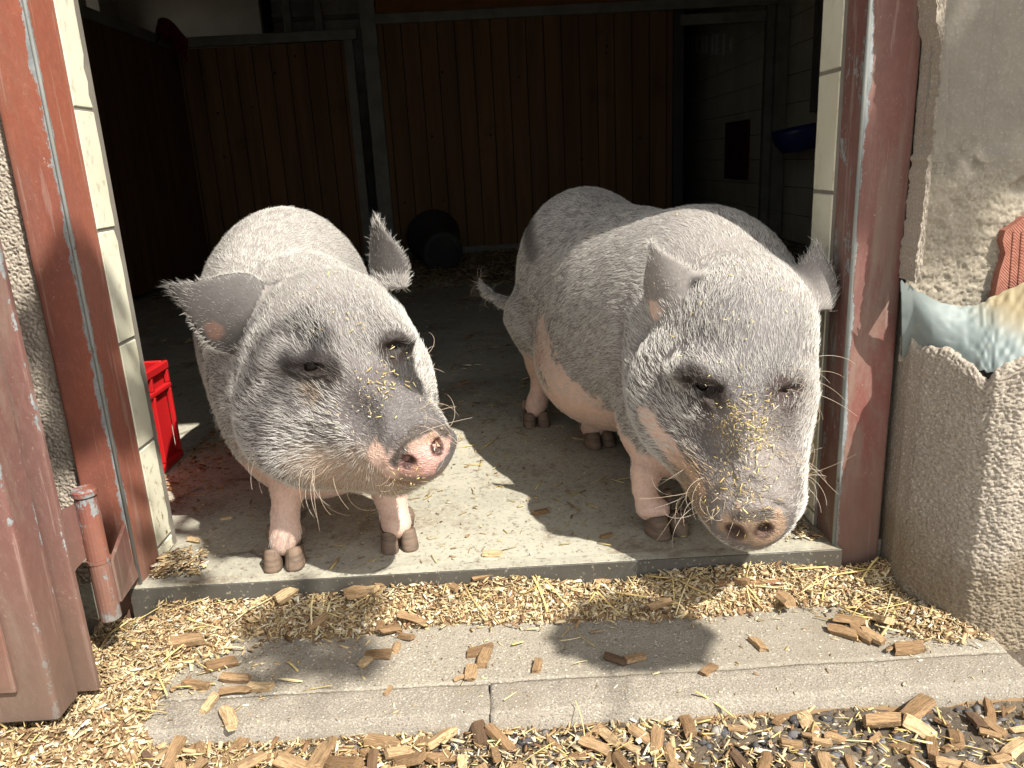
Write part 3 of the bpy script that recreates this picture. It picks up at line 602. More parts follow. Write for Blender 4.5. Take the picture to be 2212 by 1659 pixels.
        return dict(cuts=cuts, grooves=gr, patch=pa, whisk=wh, eyes=[(eL+np.array([.004, .0265, -.002]), .0115), (eR+np.array([0, .0275, -.002]), .0105)])
    def low(V, nz):
        z = V[:, 2]; th = .185+.045*np.clip((V[:, 1]-.2)/.5, 0, 1); w = np.clip((th+.035*nz-z)/.02, 0, 1); head = np.clip((V[:, 1]-.04)/.06, 0, 1); return w*head
    tip = sn
    bx = unit(A(1268, 600, .82)-A(1515, 680, .30))
    def flow(P):
        hw = np.clip(1-(np.linalg.norm(P-hd, axis=1)-.18)/.10, 0, 1); mz = np.clip(1-seg_d(P, hd, sn)[0]/.16, 0, 1)**.5; hw = np.maximum(hw, mz)[:, None]; leg = np.clip((.20-P[:, 2])/.08, 0, 1)[:, None]*(1-hw)
        a = unit(P-tip)+np.array([0, 0, .15]); q = P-A(1400, 640, .5); side = q-bx*(q@bx)[:, None]
        b = unit(bx*.8+.9*np.stack([side[:, 0], 0*side[:, 0], -np.linalg.norm(side[:, :2], axis=1)], 1)*2.2)
        return unit(a*hw+b*(1-hw)*(1-leg)+leg*np.array([0, .1, -1.0]))
    hf = [(np.array([.303, .140, 0.]), .38, 1.15), (np.array([.455, .175, 0.]), .1, 1.05), (np.array([.086, .845, 0.]), .05, 1.1), (np.array([.238, .655, 0.]), .35, 1.1)]
    return dict(shape=sh, ears=[e1, e2], late=late, base=GREY, pink=PINK, low=low, flow=flow, hoofs=hf, base_pt=(.32, .45, 0), lift=.26, ear_tint=.75, ear_dark=.95, face=(hd, sn))
LP = build_pig(left_pig(), 'grey pig turning its wet pink snout to the right, standing beside the red crate', MATS, (-.80, -.16, -.01), (-.02, 1.20, .74))
RP = build_pig(right_pig(), 'grey pig with a straw dusted snout lowered over the sill beside the right doorpost', MATS, (-.06, -.20, -.01), (.72, 1.12, .74))
# ================================================================ SETTING
M_RED = m_painted_steel('red_oxide_paint', .645, False); M_RED2 = m_painted_steel('weathered_red_paint', .645, True)
M_HINGE = m_painted_steel('rusty_hinge_paint', .50, False); M_GALV = m_galv('galvanised_steel', .62); M_SILL = m_galv('sill_steel', .53); M_TILE = m_tile(); M_ROUGH = m_roughcast(); M_ROUGHL = m_roughcast('pale_roughcast', 1.35); M_STEEL = simple('dull_dark_steel', (.17, .17, .145), .6, .4); M_FLOOR = m_barn_floor()
M_AGG = m_aggregate('exposed_aggregate', (.36, .325, .265), 130); M_KERB = m_aggregate('kerb_concrete', (.34, .305, .255), 190); M_GROUND = m_ground()
M_WOOD = m_planks('stall_planks', .131, 0, (.185, .100, .044), (.115, .060, .026)); M_WOODX = m_planks('side_planks', .14, 1, (.15, .065, .028), (.09, .038, .018))
M_WHITE = simple('white_plaster', (.45, .42, .37), .9, .1, .15, 3); M_DARKWALL = simple('dark_render', (.16, .14, .12), .9, .1); M_ROOF = simple('roof_boards', (.10, .07, .045), .9, .1)
M_GROUT = simple('grey_grout', (.22, .20, .17), .9, .1); M_BLACK = simple('black_rubber', (.04, .04, .038), .6, .3); M_BLUE = simple('blue_enamel', (.008, .022, .12), .4, .5, .15)
M_CLOTH = simple('dark_red_cloth', (.10, .010, .012), .9, .1, .4); M_STRAW = m_tint('straw', .7, .3); M_SHAV = m_tint('shavings', .85, .2); M_CHIP = m_chip()
def m_mortar():
    k = NT('mortar_bed', .95, .1); n = k.noise(7, 6, .65); c = k.mix(k.ramp(n, .3, .7), (.33, .295, .235), (.23, .205, .165)); g = k.noise(190, 4, .7)
    c = k.mix(k.ramp(g, .5, .75), c, (.45, .40, .32)); z = k.sep(k.co())[2]; c = k.mix(k.math('MULTIPLY', k.ramp(k.math('ADD', z, k.math('MULTIPLY', n, .12)), .66, .84), .6), c, (.17, .16, .145)); k.bump(g, .5, .002); return k.out(c)
def m_membrane():
    k = NT('pale_blue_foam', .55, .4); n = k.noise(5, 5, .6); c = k.mix(k.ramp(n, .3, .7), (.135, .175, .18), (.19, .215, .205)); x, y, z = k.sep(k.co())
    st = k.ramp(k.math('ADD', k.math('ADD', k.math('MULTIPLY', x, .9), z), k.math('MULTIPLY', n, .12)), 1.19, 1.30); c = k.mix(k.math('MULTIPLY', st, .9), c, (.24, .19, .10))
    c = k.mix(k.ramp(k.noise(40, 5, .7), .62, .72), c, (.30, .24, .14)); k.bump(k.noise(40, 4), .2, .002); return k.out(c)
def m_brick():
    k = NT('hollow_brick', .9, .1); x, y, z = k.sep(k.co()); g = k.noise(110, 4, .7); c = k.mix(k.ramp(g, .35, .7), (.34, .155, .115), (.25, .10, .072))
    st = k.n('ShaderNodeTexWave', wave_type='BANDS', bands_direction='DIAGONAL'); k.set(st.inputs[0], k.co()); st.inputs['Scale'].default_value = 130; st.inputs['Distortion'].default_value = 1.0
    k.bump(k.math('ADD', st.outputs[1], g), .5, .0015); return k.out(k.mix(k.math('MULTIPLY', st.outputs[1], .25), c, (.18, .06, .045)))
M_MORTAR, M_MEMB, M_BRICK = m_mortar(), m_membrane(), m_brick()

def structure(name, V, F, m, smooth=False, colr=None):
    return tag(obj(name, V, F, m, None, smooth, colr), kind='structure')
# ground: one sheet, finer near the door
gx = np.unique(np.concatenate([[-80, -30, -12, -5, -2.5], np.arange(-1.3, 1.31, .008), [2.5, 5, 12, 30, 80]])); gy = np.unique(np.concatenate([[-80, -30, -12, -5, -2.5, -1.2], np.arange(-.62, .02, .008)]))
def gf(x, y):
    P = np.stack([x, y, 0*x], -1); near = ((np.abs(x) < 1.3) & (y > -.62))*1.
    z = -.122+near*(.006*vnoise(P, 14, 3, 2)+.005*lumps(P[..., :2], 90, 4)+.003*lumps(P[..., :2], 160, 9)); return np.stack([x, y, z], -1)
V, F = grid(gf, gx, gy); structure('ground', V, F, M_GROUND, True)
# barn floor slab
mb = MB(); mb.box((-3.2, .051, -.12), (2.9, 10.2, 0)); structure('floor', mb.v, mb.f, M_FLOOR)
# paving in front of the sill: a row of exposed aggregate slabs, then two kerb stones
def slab(x0, x1, y0, y1, zt, seed, rnd):
    us = np.linspace(x0, x1, max(8, int((x1-x0)/.006))); vs = np.linspace(y0, y1, max(8, int((y1-y0)/.006)))
    def f(x, y):
        P = np.stack([x, y, 0*x], -1); e = np.minimum(np.minimum(x-x0, x1-x), np.minimum(y-y0, y1-y)); z = zt-.007*np.clip(1-e/.012, 0, 1)**2*rnd+.0012*vnoise(P, 60, seed, 2)+.0012*lumps(P[..., :2], 170, seed)
        w = .003*vnoise(P, 20, seed+5, 1)*np.clip(1-e/.02, 0, 1); return np.stack([x+w*.6, y+w, z], -1)
    V, F = grid(f, us, vs); nV, nu = len(us), len(vs); I = np.arange(len(V)).reshape(nV, nu)
    rim = np.concatenate([I[:, 0], I[-1, 1:], I[-2::-1, -1], I[0, -2:0:-1]]); B = V[rim].copy(); B[:, 2] = -.16; n0 = len(V); V = np.concatenate([V, B]); m = len(rim); j = np.arange(m); j2 = (j+1) % m
    return V, np.concatenate([F, np.stack([rim[j2], rim[j], n0+j, n0+j2], 1)])
V, F = slab(-.66, .80, -.1965, .015, -.083, 3, .12); structure('pavement', V, F, M_AGG, True)
for i, (x0, x1, lab) in enumerate(((-.66, -.0505, 'long grey concrete kerb stone on the left, half buried in wood shavings at its end'), (-.0475, .80, 'long grey concrete kerb stone on the right, its bare end near the roughcast wall'))):
    V, F = slab(x0, x1, -.272, -.1985, -.0836, 11+i, .22); tag(obj('kerb_stone', V, F, M_KERB, None, True), lab, 'kerb stone', 'kerb stones in front of the stable door')
# steel sill
mb = MB(); mb.box((-.715, .0165, -.12), (.615, .021, .0015), .0008); sill = mb.build('door_sill', M_SILL); tag(sill, 'grey steel angle sill with rusty lower edge across the doorway', 'sill')
mb = MB(); mb.box((-.715, .0212, -.004), (.615, .0505, .0015), .0008); mb.build('top_flange', M_FLOOR, sill)

# ---------------------------------------------------------------- the building
bld = root('stable_building', (0, 0, 0), 'old stable building with roughcast front, cream tiled reveals and a dark interior', 'stable')
# left front: roughcast
def gl(x, z):
    P = np.stack([x*1., z*1., 0*x], -1); return np.stack([x, .056-.0050*lumps(P[..., :2]+.002*np.stack([vnoise(P, 160, 2), vnoise(P, 160, 6)], -1), 290, 5)+.0015*vnoise(P, 90, 8, 2), z], -1)
V, F = grid(gl, np.concatenate([np.arange(-1.15, -.95, .01), np.arange(-.95, -.766, .002)]), np.arange(-.12, 1.25, .002)); obj('roughcast_front', V, F[:, ::-1], M_ROUGHL, bld, True)
mb = MB(); mb.box((-6, .05, -.12), (-1.149, .09, 3.2)); mb.box((-1.15, .065, -.12), (-.78, .09, 1.25)); mb.box((-1.15, .05, 1.25), (-.70, .09, 3.2)); mb.box((-6, .09, -.12), (-.712, .21, 3.2)); mb.box((-.71, .05, 2.06), (.62, .21, 3.2)); mb.box((.615, .09, -.12), (6, .21, 3.2)); mb.box((1.45, -.14, -.12), (6, .09, 3.2))
mb.box((.70, .062, -.12), (1.45, .09, 3.2)); mb.box((.72, -.03, 1.25), (1.45, .062, 3.2)); mb.build('wall_core', M_DARKWALL, bld)
mb = MB(); mb.box((-6, -.55, 2.75), (6, 10.3, 2.87)); mb.build('roof', M_ROOF, bld)
mb = MB(); mb.box((-3.3, .21, -.12), (-3.2, 5.15, 2.75)); mb.box((-3.3, 5.15, -.12), (-3.2, 5.95, 1.75)); mb.box((-3.3, 5.15, 2.2), (-3.2, 5.95, 2.75)); mb.box((-3.3, 5.95, -.12), (-3.2, 10.2, 2.75)); mb.box((-3.2, 10.1, 0), (2.9, 10.2, 2.75)); mb.build('inner_wall', M_WHITE, bld)
# tiled reveals
def tiles(mb, x, face, y0, y1, z0, z1, joint, off, step, chip):
    g = joint/2; zs = [off+i*step for i in range(-4, 14)]
    for a, b in zip(zs[:-1], zs[1:]):
        lo, hi = max(a, z0)+g, min(b, z1)-g
        if hi-lo < .01: continue
        ys = [y0]; q = y1
        n = 9; pts = []
        for i in range(n+1):
            zz = lo+(hi-lo)*i/n; c = chip*(max(0, vnoise(np.array([zz*7, x, .3]), 6, 3)-.45)*2.2)+.0015*vnoise(np.array([zz, x, .7]), 60, 9)
            pts.append((y1-c, zz))
        poly = [(x, y0, lo)]+[(x, py, pz) for py, pz in pts]+[(x, y0, hi)]
        inner = [(x-face*.003, y0, lo+.003)]+[(x-face*.003, py-.004, min(max(pz, lo+.003), hi-.003)) for py, pz in pts]+[(x-face*.003, y0, hi-.003)]
        A = [(x+face*0, *p[1:]) for p in poly]; nA = len(A); Vv = [(x-face*.004, p[1], p[2]) for p in poly]+[(x, p[1]-(.003 if 0 < i < nA-1 else 0), min(max(p[2], lo+.0025), hi-.0025)) for i, p in enumerate(poly)]
        Ff = [tuple(range(nA, 2*nA)), tuple(range(nA-1, -1, -1))]+[(i, (i+1) % nA, nA+(i+1) % nA, nA+i) for i in range(nA)]
        mb.add(Vv, Ff)
mb = MB(); tiles(mb, -.698, 1, .124, .190, .0, 2.06, .0045, .031, .2055, .012); mb.build('tiled_reveal', M_TILE, bld)
mb = MB(); tiles(mb, .598, -1, .118, .205, .0, 2.06, .0045, .031, .2055, .010); mb.build('tiled_reveal', M_TILE, bld)
mb = MB(); mb.box((-.712, .1235, -.10), (-.7005, .2095, 2.06)); mb.build('grout_bed', M_GROUT, bld); mb = MB(); mb.box((.6005, .1175, -.10), (.615, .2095, 2.06)); mb.build('grout_bed', M_GROUT, bld)
# right front: roughcast plinth (splayed corner), broken off above; behind it mortar, foam sheet, brick
K = [np.array(p) for p in ((.706, .062), (.701, .0), (.708, -.035), (.748, -.118), (.765, -.138), (.80, -.150), (1.46, -.165))]
seg = [0]
for a, b in zip(K[:-1], K[1:]): seg.append(seg[-1]+np.linalg.norm(b-a))
seg = np.array(seg); KX = np.array(K)
def along(s): return np.interp(s, seg, KX[:, 0]), np.interp(s, seg, KX[:, 1])
def kn(s):
    x0, y0 = along(s-.012); x1, y1 = along(s+.012); t = unit(np.stack([x1-x0, y1-y0], -1)); return np.stack([t[..., 1], -t[..., 0]], -1)
QE = []
for u, v in ((1900, 640), (1922, 655), (1940, 690), (1956, 728), (1975, 742), (2010, 748), (2050, 758), (2085, 782), (2112, 806), (2130, 824), (2150, 802), (2180, 788), (2212, 774), (2260, 766)):
    best = min(((abs((EYE+_ray(u, v)*t)[1]-np.interp((EYE+_ray(u, v)*t)[0], KX[1:, 0], KX[1:, 1])), t) for t in np.linspace(.9, 1.6, 500)))[1]; QE.append(EYE+_ray(u, v)*best)
QE = np.array(QE); qs = np.array([seg[np.argmin(0*seg)]*0+min((np.hypot(*(along(np.array(t))-q[:2])), t) for t in np.linspace(0, .6, 601))[1] for q in QE]); o_ = np.argsort(qs); edge_s = np.concatenate([qs[o_], [.95]]); edge_z = np.concatenate([QE[o_, 2], [.46]])
def gr_(s, t):
    zt = np.interp(s, edge_s, edge_z)+.006*vnoise(np.stack([s, 0*s, 0*s], -1), 70, 4, 2); z = -.12+t*(zt+.12); P = np.stack([s, z, 0*s], -1); x, y = along(s); n = kn(s)
    rough = np.clip((s-.07)/.03, .35, 1); fade = np.clip((1-t)/.03, 0, 1)**.5
    d = (  .0038*lumps(P[..., :2]+.002*np.stack([vnoise(P, 160, 2), vnoise(P, 160, 6)], -1), 255, 5)+.0020*vnoise(P, 200, 8, 2)+.0025*vnoise(P, 25, 12, 2))*rough-.010*(1-fade)
    return np.stack([x+n[..., 0]*d, y+n[..., 1]*d, z], -1)
V, F = grid(gr_, np.concatenate([np.arange(.0, .40, .0019), np.arange(.40, .88, .01)]), np.linspace(0, 1, 300)); obj('roughcast_plinth', V, F[:, ::-1], M_ROUGH, bld, True)
# broken top of the plinth
def gt(s, w):
    zt = np.interp(s, edge_s, edge_z)+.006*vnoise(np.stack([s, 0*s, 0*s], -1), 70, 4, 2); x, y = along(s); n = kn(s); P = np.stack([s, w, 0*s], -1); dd = -.008-w*.024
    return np.stack([x+n[..., 0]*dd, y+n[..., 1]*dd, zt-.004-.014*w+.004*vnoise(P, 40, 2, 2)], -1)
V, F = grid(gt, np.arange(.05, .88, .005), np.linspace(0, 1, 9)); obj('broken_render_edge', V, F, M_ROUGH, bld, True)
# mortar bed above, set back from the plinth
YM = .012
ZC = np.array([at(2000, v, YM)[2] for v in (700, 610, 560, 450, 300, 150, 0, -160)]); XC = np.array([at(u, v, YM)[0] for u, v in ((1940, 700), (1946, 610), (1952, 560), (1966, 450), (1984, 300), (2003, 150), (1992, 0), (1995, -160))])
XS = np.array([at(u, v, YM)[0] for u, v in ((1945, 700), (1950, 610), (1957, 560), (1992, 450), (2036, 330), (2044, 200), (2030, 60), (2005, -160))])
def hollow(z): return np.interp(z, ZC, XC)
def ymort(x): return .018-.035*(x-.70)
def gm(x, z):
    P = np.stack([x, z, 0*x], -1); zl = np.clip((.74-z)/.12, 0, 1); trow = .0008*np.sin(z*260+5*vnoise(P, 5, 3)+x*25)*zl*(1+vnoise(P, 12, 6)); scar = np.clip(vnoise(P, 17, 14, 3)-.16, 0, 1)*.045*np.exp(-((z-.655)/.06)**2)
    band = .016*np.clip((np.interp(z, ZC, XS)+.003*vnoise(P, 70, 5)-x)/.004, 0, 1); flat = .010*np.clip((z-.70+.02*vnoise(P, 9, 2))/.02, 0, 1)*np.clip((x-.79)/.01, 0, 1)
    return np.stack([x, ymort(x)-trow*.4-.0035*vnoise(P, 70, 7, 3)*(.35+.65*zl)-(.0030*lumps(P[..., :2]+.002*np.stack([vnoise(P, 150, 2), vnoise(P, 150, 6)], -1), 240, 17)+.0012*vnoise(P, 300, 31))*(.2+.8*zl)+scar-band+flat, z], -1)
V, F = grid(gm, np.concatenate([np.arange(.690, .93, .0025), np.arange(.93, 1.46, .01)]), np.arange(.36, 1.26, .0028)); obj('mortar_bed', V, F[:, ::-1], M_MORTAR, bld, True)
# ragged strip of old plaster beside the frame
def gp(s, z):
    Z1 = np.stack([z, 0*z, 0*z], -1); e = hollow(z)+.004*vnoise(Z1, 50, 3, 3)+.0015*vnoise(Z1, 220, 4); P = np.stack([s*.05, z, 0*s], -1)
    x = .6945+(e-.6945)*np.clip(s/.72, 0, 1); y = .040-.066*np.clip(s/.10, 0, 1)**.6+.060*np.clip((s-.74)/.26, 0, 1)**1.3; r = .0030*vnoise(P, 90, 8, 3)+.0018*lumps(P[..., :2], 240, 3); crack = .006*np.exp(-((s-.07-.02*vnoise(Z1, 30, 9))/.018)**2)
    return np.stack([x+.004*np.clip((s-.74)/.26, 0, 1), y-r+crack, z], -1)
V, F = grid(gp, np.linspace(0, 1, 60), np.arange(.505, 1.26, .0028)); obj('plaster_edge', V, F[:, ::-1], M_ROUGH, bld, True)
# torn foam sheet, a sloping pocket between mortar and plinth
SX = [1946, 1970, 2010, 2050, 2085, 2112, 2130, 2150, 2180, 2212, 2260]; ST = [606, 624, 648, 662, 664, 658, 650, 641, 627, 612, 596]; SB = [716, 732, 742, 752, 775, 800, 818, 796, 782, 768, 758]
TP = np.array([at(u, v, -.012) for u, v in zip(SX, ST)]); QB = []
for u, v in zip(SX, SB):
    best = min(((abs((EYE+_ray(u, v)*t)[1]-np.interp((EYE+_ray(u, v)*t)[0], KX[1:, 0], KX[1:, 1])), t) for t in np.linspace(.9, 1.45, 400)))[1]; QB.append(EYE+_ray(u, v)*best)
QB = np.array(QB)+np.array([.012, .012, 0]); QB[:, 2] = .372; sb = np.linspace(0, 1, len(QB))
def gf2(u, v):
    T = np.stack([np.interp(u, sb, TP[:, i]) for i in range(3)], -1); B = np.stack([np.interp(u, sb, QB[:, i]) for i in range(3)], -1); P = np.stack([u*.4, v*.2, 0*u], -1); w = v[..., None]; out = np.array([-.35, -.75, .3])
    return T*(1-w)+B*w+out*(.010*(1-v)+.010*np.sin(v*3.14)+.003*vnoise(P, 9, 3, 2))[..., None]+np.stack([0*u, 0*u, .0025*vnoise(P, 60, 6)*(1-v)+.003*vnoise(P, 60, 8)*v], -1)
V, F = grid(gf2, np.linspace(0, 1, 120), np.linspace(0, 1, 40)); nV = len(V); V2 = V+np.array([.002, .006, -.003]); obj('foam_sheet', np.concatenate([V, V2]), np.concatenate([F[:, ::-1], F+nV]), M_MEMB, bld, True)
# brick showing through
poly = [at(u, v, -.004) for u, v in ((2260, 470), (2212, 468), (2192, 485), (2172, 498), (2166, 520), (2172, 548), (2160, 585), (2152, 625), (2146, 655), (2260, 655))]
mb = MB(); mb.prism([(p[0], -.004, p[2]) for p in poly], (0, .03, 0)); mb.build('exposed_brick', M_BRICK, bld)
for u in (2186, 2204):
    a, b = at(u+4, 500, -.004), at(u-6, 640, -.004); mb = MB(); mb.tube([(a[0], -.004, a[2]), (b[0], -.004, b[2])], .0022, 6); mb.build('brick_rib', M_BRICK, bld)
# bits of glass mesh left in the plaster
mb = MB()
for u0, v0, w_, h_, n1, n2 in ((1972, 535, 26, 40, 4, 5), (2014, 352, 30, 24, 4, 3)):
    for i in range(n1):
        a, b = at(u0+w_*i/(n1-1), v0, -.008), at(u0-4+w_*i/(n1-1), v0+h_, -.008); mb.tube([a, b], .0004, 4)
    for j in range(n2):
        a, b = at(u0-j*.6, v0+h_*j/(n2-1), -.0088), at(u0+w_-j*.6, v0+h_*j/(n2-1)-2, -.0088); mb.tube([a, b], .0004, 4)
msh = mb.build('plaster_mesh', M_GROUT, bld); msh['kind'] = 'stuff'

# ---------------------------------------------------------------- red steel door frame
frm = root('door_frame', (-.70, .05, -.10), 'red oxide painted steel door frame with worn galvanised edges around the stable doorway', 'door frame')
def wear_box(lo, hi, bev, edges, rad=.022, base=0.0):      # box with a wear value strongest along given x,y corner lines
    lo = np.array(lo, float); hi = np.array(hi, float); cor = [(hi[0] if 'R' in e else lo[0], lo[1] if 'F' in e else hi[1]) for e in edges]
    per = [(lo[0], hi[1]), (lo[0], lo[1]+bev), (lo[0]+bev*.3, lo[1]+bev*.3), (lo[0]+bev, lo[1]), (hi[0]-bev, lo[1]), (hi[0]-bev*.3, lo[1]+bev*.3), (hi[0], lo[1]+bev), (hi[0], hi[1])]
    pp = []
    for a, b in zip(per[:-1], per[1:]):
        a = np.array(a); b = np.array(b); n = max(1, int(np.linalg.norm(b-a)/.005)); pp += [a+(b-a)*i/n for i in range(n)]
    pp.append(np.array(per[-1])); pp = np.array(pp); zs = np.arange(lo[2], hi[2]+1e-6, .05); V = np.array([(p[0], p[1], z) for z in zs for p in pp]); m = len(pp)
    I = np.arange(len(V)).reshape(len(zs), m); F = np.stack([I[:-1, :-1], I[:-1, 1:], I[1:, 1:], I[1:, :-1]], -1).reshape(-1, 4)
    d = np.min([np.hypot(V[:, 0]-c[0], V[:, 1]-c[1]) for c in cor], axis=0); w = np.clip(1-d/rad, 0, 1)*(1-base)+base
    return V, F, np.repeat(w[:, None], 3, 1)
V, F, w = wear_box((-.775, .034, -.11), (-.7005, .122, 2.06), .004, ('RF',)); obj('post', V, F, M_RED, frm, False, w)
V, F, w = wear_box((.606, .034, -.11), (.692, .116, 2.06), .004, ('LF',), .017); w = np.maximum(w, np.where(V[:, 0] < .609, .52, 0)[:, None]); obj('post', V, F, M_RED2, frm, False, w)
mb = MB(); mb.box((-.775, .034, 2.0605), (.692, .12, 2.13), .004); mb.build('head', M_RED, frm)
for x0, x1 in ((-.7035, -.699), (.6035, .608)):   # bare metal bead on the arris
    mb = MB(); mb.tube([((x0+x1)/2, .0355, -.10), ((x0+x1)/2, .0355, 2.05)], .0034, 8); mb.build('corner_bead', M_GALV, frm, True)
# ---------------------------------------------------------------- open door leaf and its hinge
dr = root('stable_door', (-1.25, -.21, -.07), 'red painted steel stable door swung open against the left wall', 'door')
V, F, w = wear_box((-1.85, -.248, -.068), (-.7185, -.190, 1.18), .005, ('RF', 'RB')); obj('leaf', V, F, M_RED2, dr, False, w*.5+.12)
mb = MB(); mb.prism([(-1.85, -.246, -.0685), (-.7225, -.246, -.0685), (-.7195, -.20, -.0685), (-1.85, -.20, -.0685)], (0, 0, -.002)); mb.build('bottom_edge', M_GALV, dr)
V, F, w = wear_box((-1.85, -.176, -.072), (-.6935, -.166, 1.18), .002, ('RF',)); obj('back_flange', V, F, M_RED2, dr, False, w*.6)
mb = MB(); mb.box((-1.84, -.189, -.06), (-.74, -.177, 1.18)); mb.build('leaf_core', M_GALV, dr)
mb = MB(); mb.box((-1.70, -.2555, -.012), (-.768, -.2495, .13), .0015); kp = mb.build('kick_plate', M_RED, dr)
mb = MB(); mb.tube([(-.797, -.2554, .062), (-.797, -.2575, .062), (-.797, -.2585, .062)], [.0065, .006, .003], 12); mb.build('screw', M_GALV, kp)
mb = MB(); mb.tube([(-.701, -.082, .232), (-.701, -.082, .120)], .0175, 20); hg = mb.build('hinge_barrel', M_HINGE, dr, False)
mb = MB(); mb.tube([(-.701, -.082, .2325), (-.701, -.082, .236), (-.701, -.082, .244), (-.701, -.082, .2465)], [.0165, .0205, .0205, .0185], 20); mb.build('cap', M_HINGE, hg)
mb = MB(); mb.tube([(-.701, -.082, .1195), (-.701, -.082, .114)], .0188, 20); mb.build('washer_ring', M_HINGE, hg)
mb = MB(); mb.prism([(-.7175, -.095, .225), (-.7175, -.095, .128), (-.726, -.118, .118), (-.735, -.165, .085), (-.735, -.165, .228)], (.004, .004, 0)); mb.build('hinge_plate', M_RED2, dr)
mb = MB(); mb.tube([(-.701, -.082, .1135), (-.701, -.082, .006)], .0175, 20); hp = mb.build('hinge_pin', M_HINGE, frm, False)
mb = MB(); mb.prism([(-.688, -.075, .11), (-.688, -.075, .03), (-.706, .033, .02), (-.712, .033, .06), (-.712, .033, .125)], (.006, .002, 0)); mb.build('hinge_bracket', M_RED2, frm)

# ---------------------------------------------------------------- inside the stable
YB = 5.0
def bar(mb, p, q, w, d=.05): lo = np.minimum(p, q)-np.array([w/2, d/2, w/2]); hi = np.maximum(p, q)+np.array([w/2, d/2, w/2]); mb.box(lo, hi, .004)
pr = root('stall_partition', (.3, YB, 0), 'wide brown plank stall partition under a grey steel rail behind the right pig', 'partition')
xa, xb = at(836, 300, YB)[0], at(1452, 300, YB)[0]; zr = at(1100, 28, YB)[2]
mb = MB(); mb.box((xa, YB+.0, .10), (xb, YB+.045, zr-.035)); mb.build('plank_panel', M_WOOD, pr)
mb = MB(); bar(mb, (xa-.05, YB, zr), (2.22, YB, zr), .07); mb.build('top_rail', M_STEEL, pr)
mb = MB(); bar(mb, (xa, YB-.005, .075), (xb, YB-.005, .075), .05); mb.build('bottom_rail', M_STEEL, pr)
mb = MB(); mb.box((xa, YB+.005, zr+.036), (xb+.35, YB+.05, zr+.45)); mb.build('upper_boards', simple('upper_boards', (.19, .085, .028), .8, .2), pr)
mb = MB(); mb.box((xa-.115, YB-.035, 0), (xa-.003, YB+.06, 2.7), .005); mb.build('post', M_STEEL, pr)
mb = MB(); mb.box((xb+.01, YB+.02, 0), (xb+.09, YB+.08, zr-.036), .004); mb.build('post', M_BLACK, pr)
px = at(1683, 250, YB)[0]; mb = MB(); mb.box((px-.06, YB-.04, 0), (px+.04, YB+.05, 2.7), .005); mb.build('post', M_STEEL, pr)
mb = MB(); mb.box((px-.125, YB-.02, 0), (px-.063, YB+.04, zr-.036), .004); bar(mb, (xb+.095, YB+.02, zr-.105), (px-.13, YB+.02, zr-.105), .075, .04); mb.build('gate_frame', M_STEEL, pr)
pl = root('stall_gate', (-1.6, YB, 0), 'dark brown plank stall gate in a steel frame behind the left pig', 'gate')
xc, xd = at(395, 300, YB)[0], at(762, 300, YB)[0]; zc = at(600, 82, YB)[2]
mb = MB(); mb.box((xc, YB+.02, .06), (xd, YB+.06, zc-.04)); mb.build('plank_panel', M_WOOD, pl)
mb = MB(); bar(mb, (xc-.04, YB+.02, zc), (xd+.07, YB+.02, zc), .07); mb.build('top_rail', M_STEEL, pl)
mb = MB(); mb.box((xd+.003, YB-.01, 0), (xd+.07, YB+.05, zc-.036), .004); mb.build('post', M_STEEL, pl)
mb = MB(); mb.box((xc-.07, YB-.01, 0), (xc-.003, YB+.05, zc-.036), .004); mb.build('post', M_STEEL, pl)
for k in range(2):
    xq = at((700, 768)[k]-80, 40, YB+.6)[0]; mb = MB(); mb.box((xq-.03, YB+.6, 0), (xq+.03, YB+.66, 2.7), .004); tag(mb.build('steel_post', M_STEEL), ('slim dark steel upright behind the stall gate, left of the pair', 'slim dark steel upright behind the stall gate, nearer the big post')[k], 'post', 'uprights behind the stall gate')
sp = root('side_partition', (-2.25, 2.8, 0), 'dark timber side partition along the left of the stable', 'partition')
mb = MB(); mb.box((-2.29, .9, .04), (-2.25, YB-.05, 1.62)); mb.build('plank_panel', M_WOODX, sp)
mb = MB(); mb.box((-2.30, .9, 1.622), (-2.24, YB-.05, 1.69), .004); mb.build('top_rail', M_STEEL, sp)
# dark red cloth hanging over the corner of the partition
def gc(u, v):
    c = at(374, 40, 4.7); a = (u-.5)*.20; P = np.stack([u, v, 0*u], -1); d = v*.15; z = c[2]-.10+.05*np.cos(u*3.1)+.08*(1-(2*u-1)**2)-d; y = 4.62-.05*np.sin(u*11)*v-.06*v
    return np.stack([c[0]+a*(1-.15*v), y+.02*vnoise(P, 6, 3), z], -1)
V, F = grid(gc, np.linspace(0, 1, 30), np.linspace(0, 1, 24)); n_ = len(V); tag(obj('hanging_cloth', np.concatenate([V, V+np.array([0, .012, 0])]), np.concatenate([F, F[:, ::-1]+n_]), M_CLOTH, None, True), 'dark red cloth hung over the far left corner of the partition', 'cloth')
XW = float(at(562, 40, 6.3)[0])
# white back wall seen over the gate, and its barred opening
mb = MB(); mb.box((-3.19, 6.3, 0), (XW, 6.38, 2.74)); wb_ = mb.build('white_wall', M_WHITE); tag(wb_, 'plain white plastered wall seen over the left stall gate', 'wall')
mb = MB(); mb.box((XW+.01, 6.7, 0), (-.2, 6.78, 2.74)); wb2 = mb.build('rear_wall', simple('rear_wall_grey', (.36, .35, .33), .9, .1)); tag(wb2, 'grey rear wall with a dark ledge seen behind the steel uprights', 'wall')
mb = MB(); mb.box((XW+.02, 6.66, at(650, 40, 6.66)[2]-.02), (-.9, 6.695, at(650, 40, 6.66)[2]+.02)); mb.build('ledge', M_STEEL, wb2)
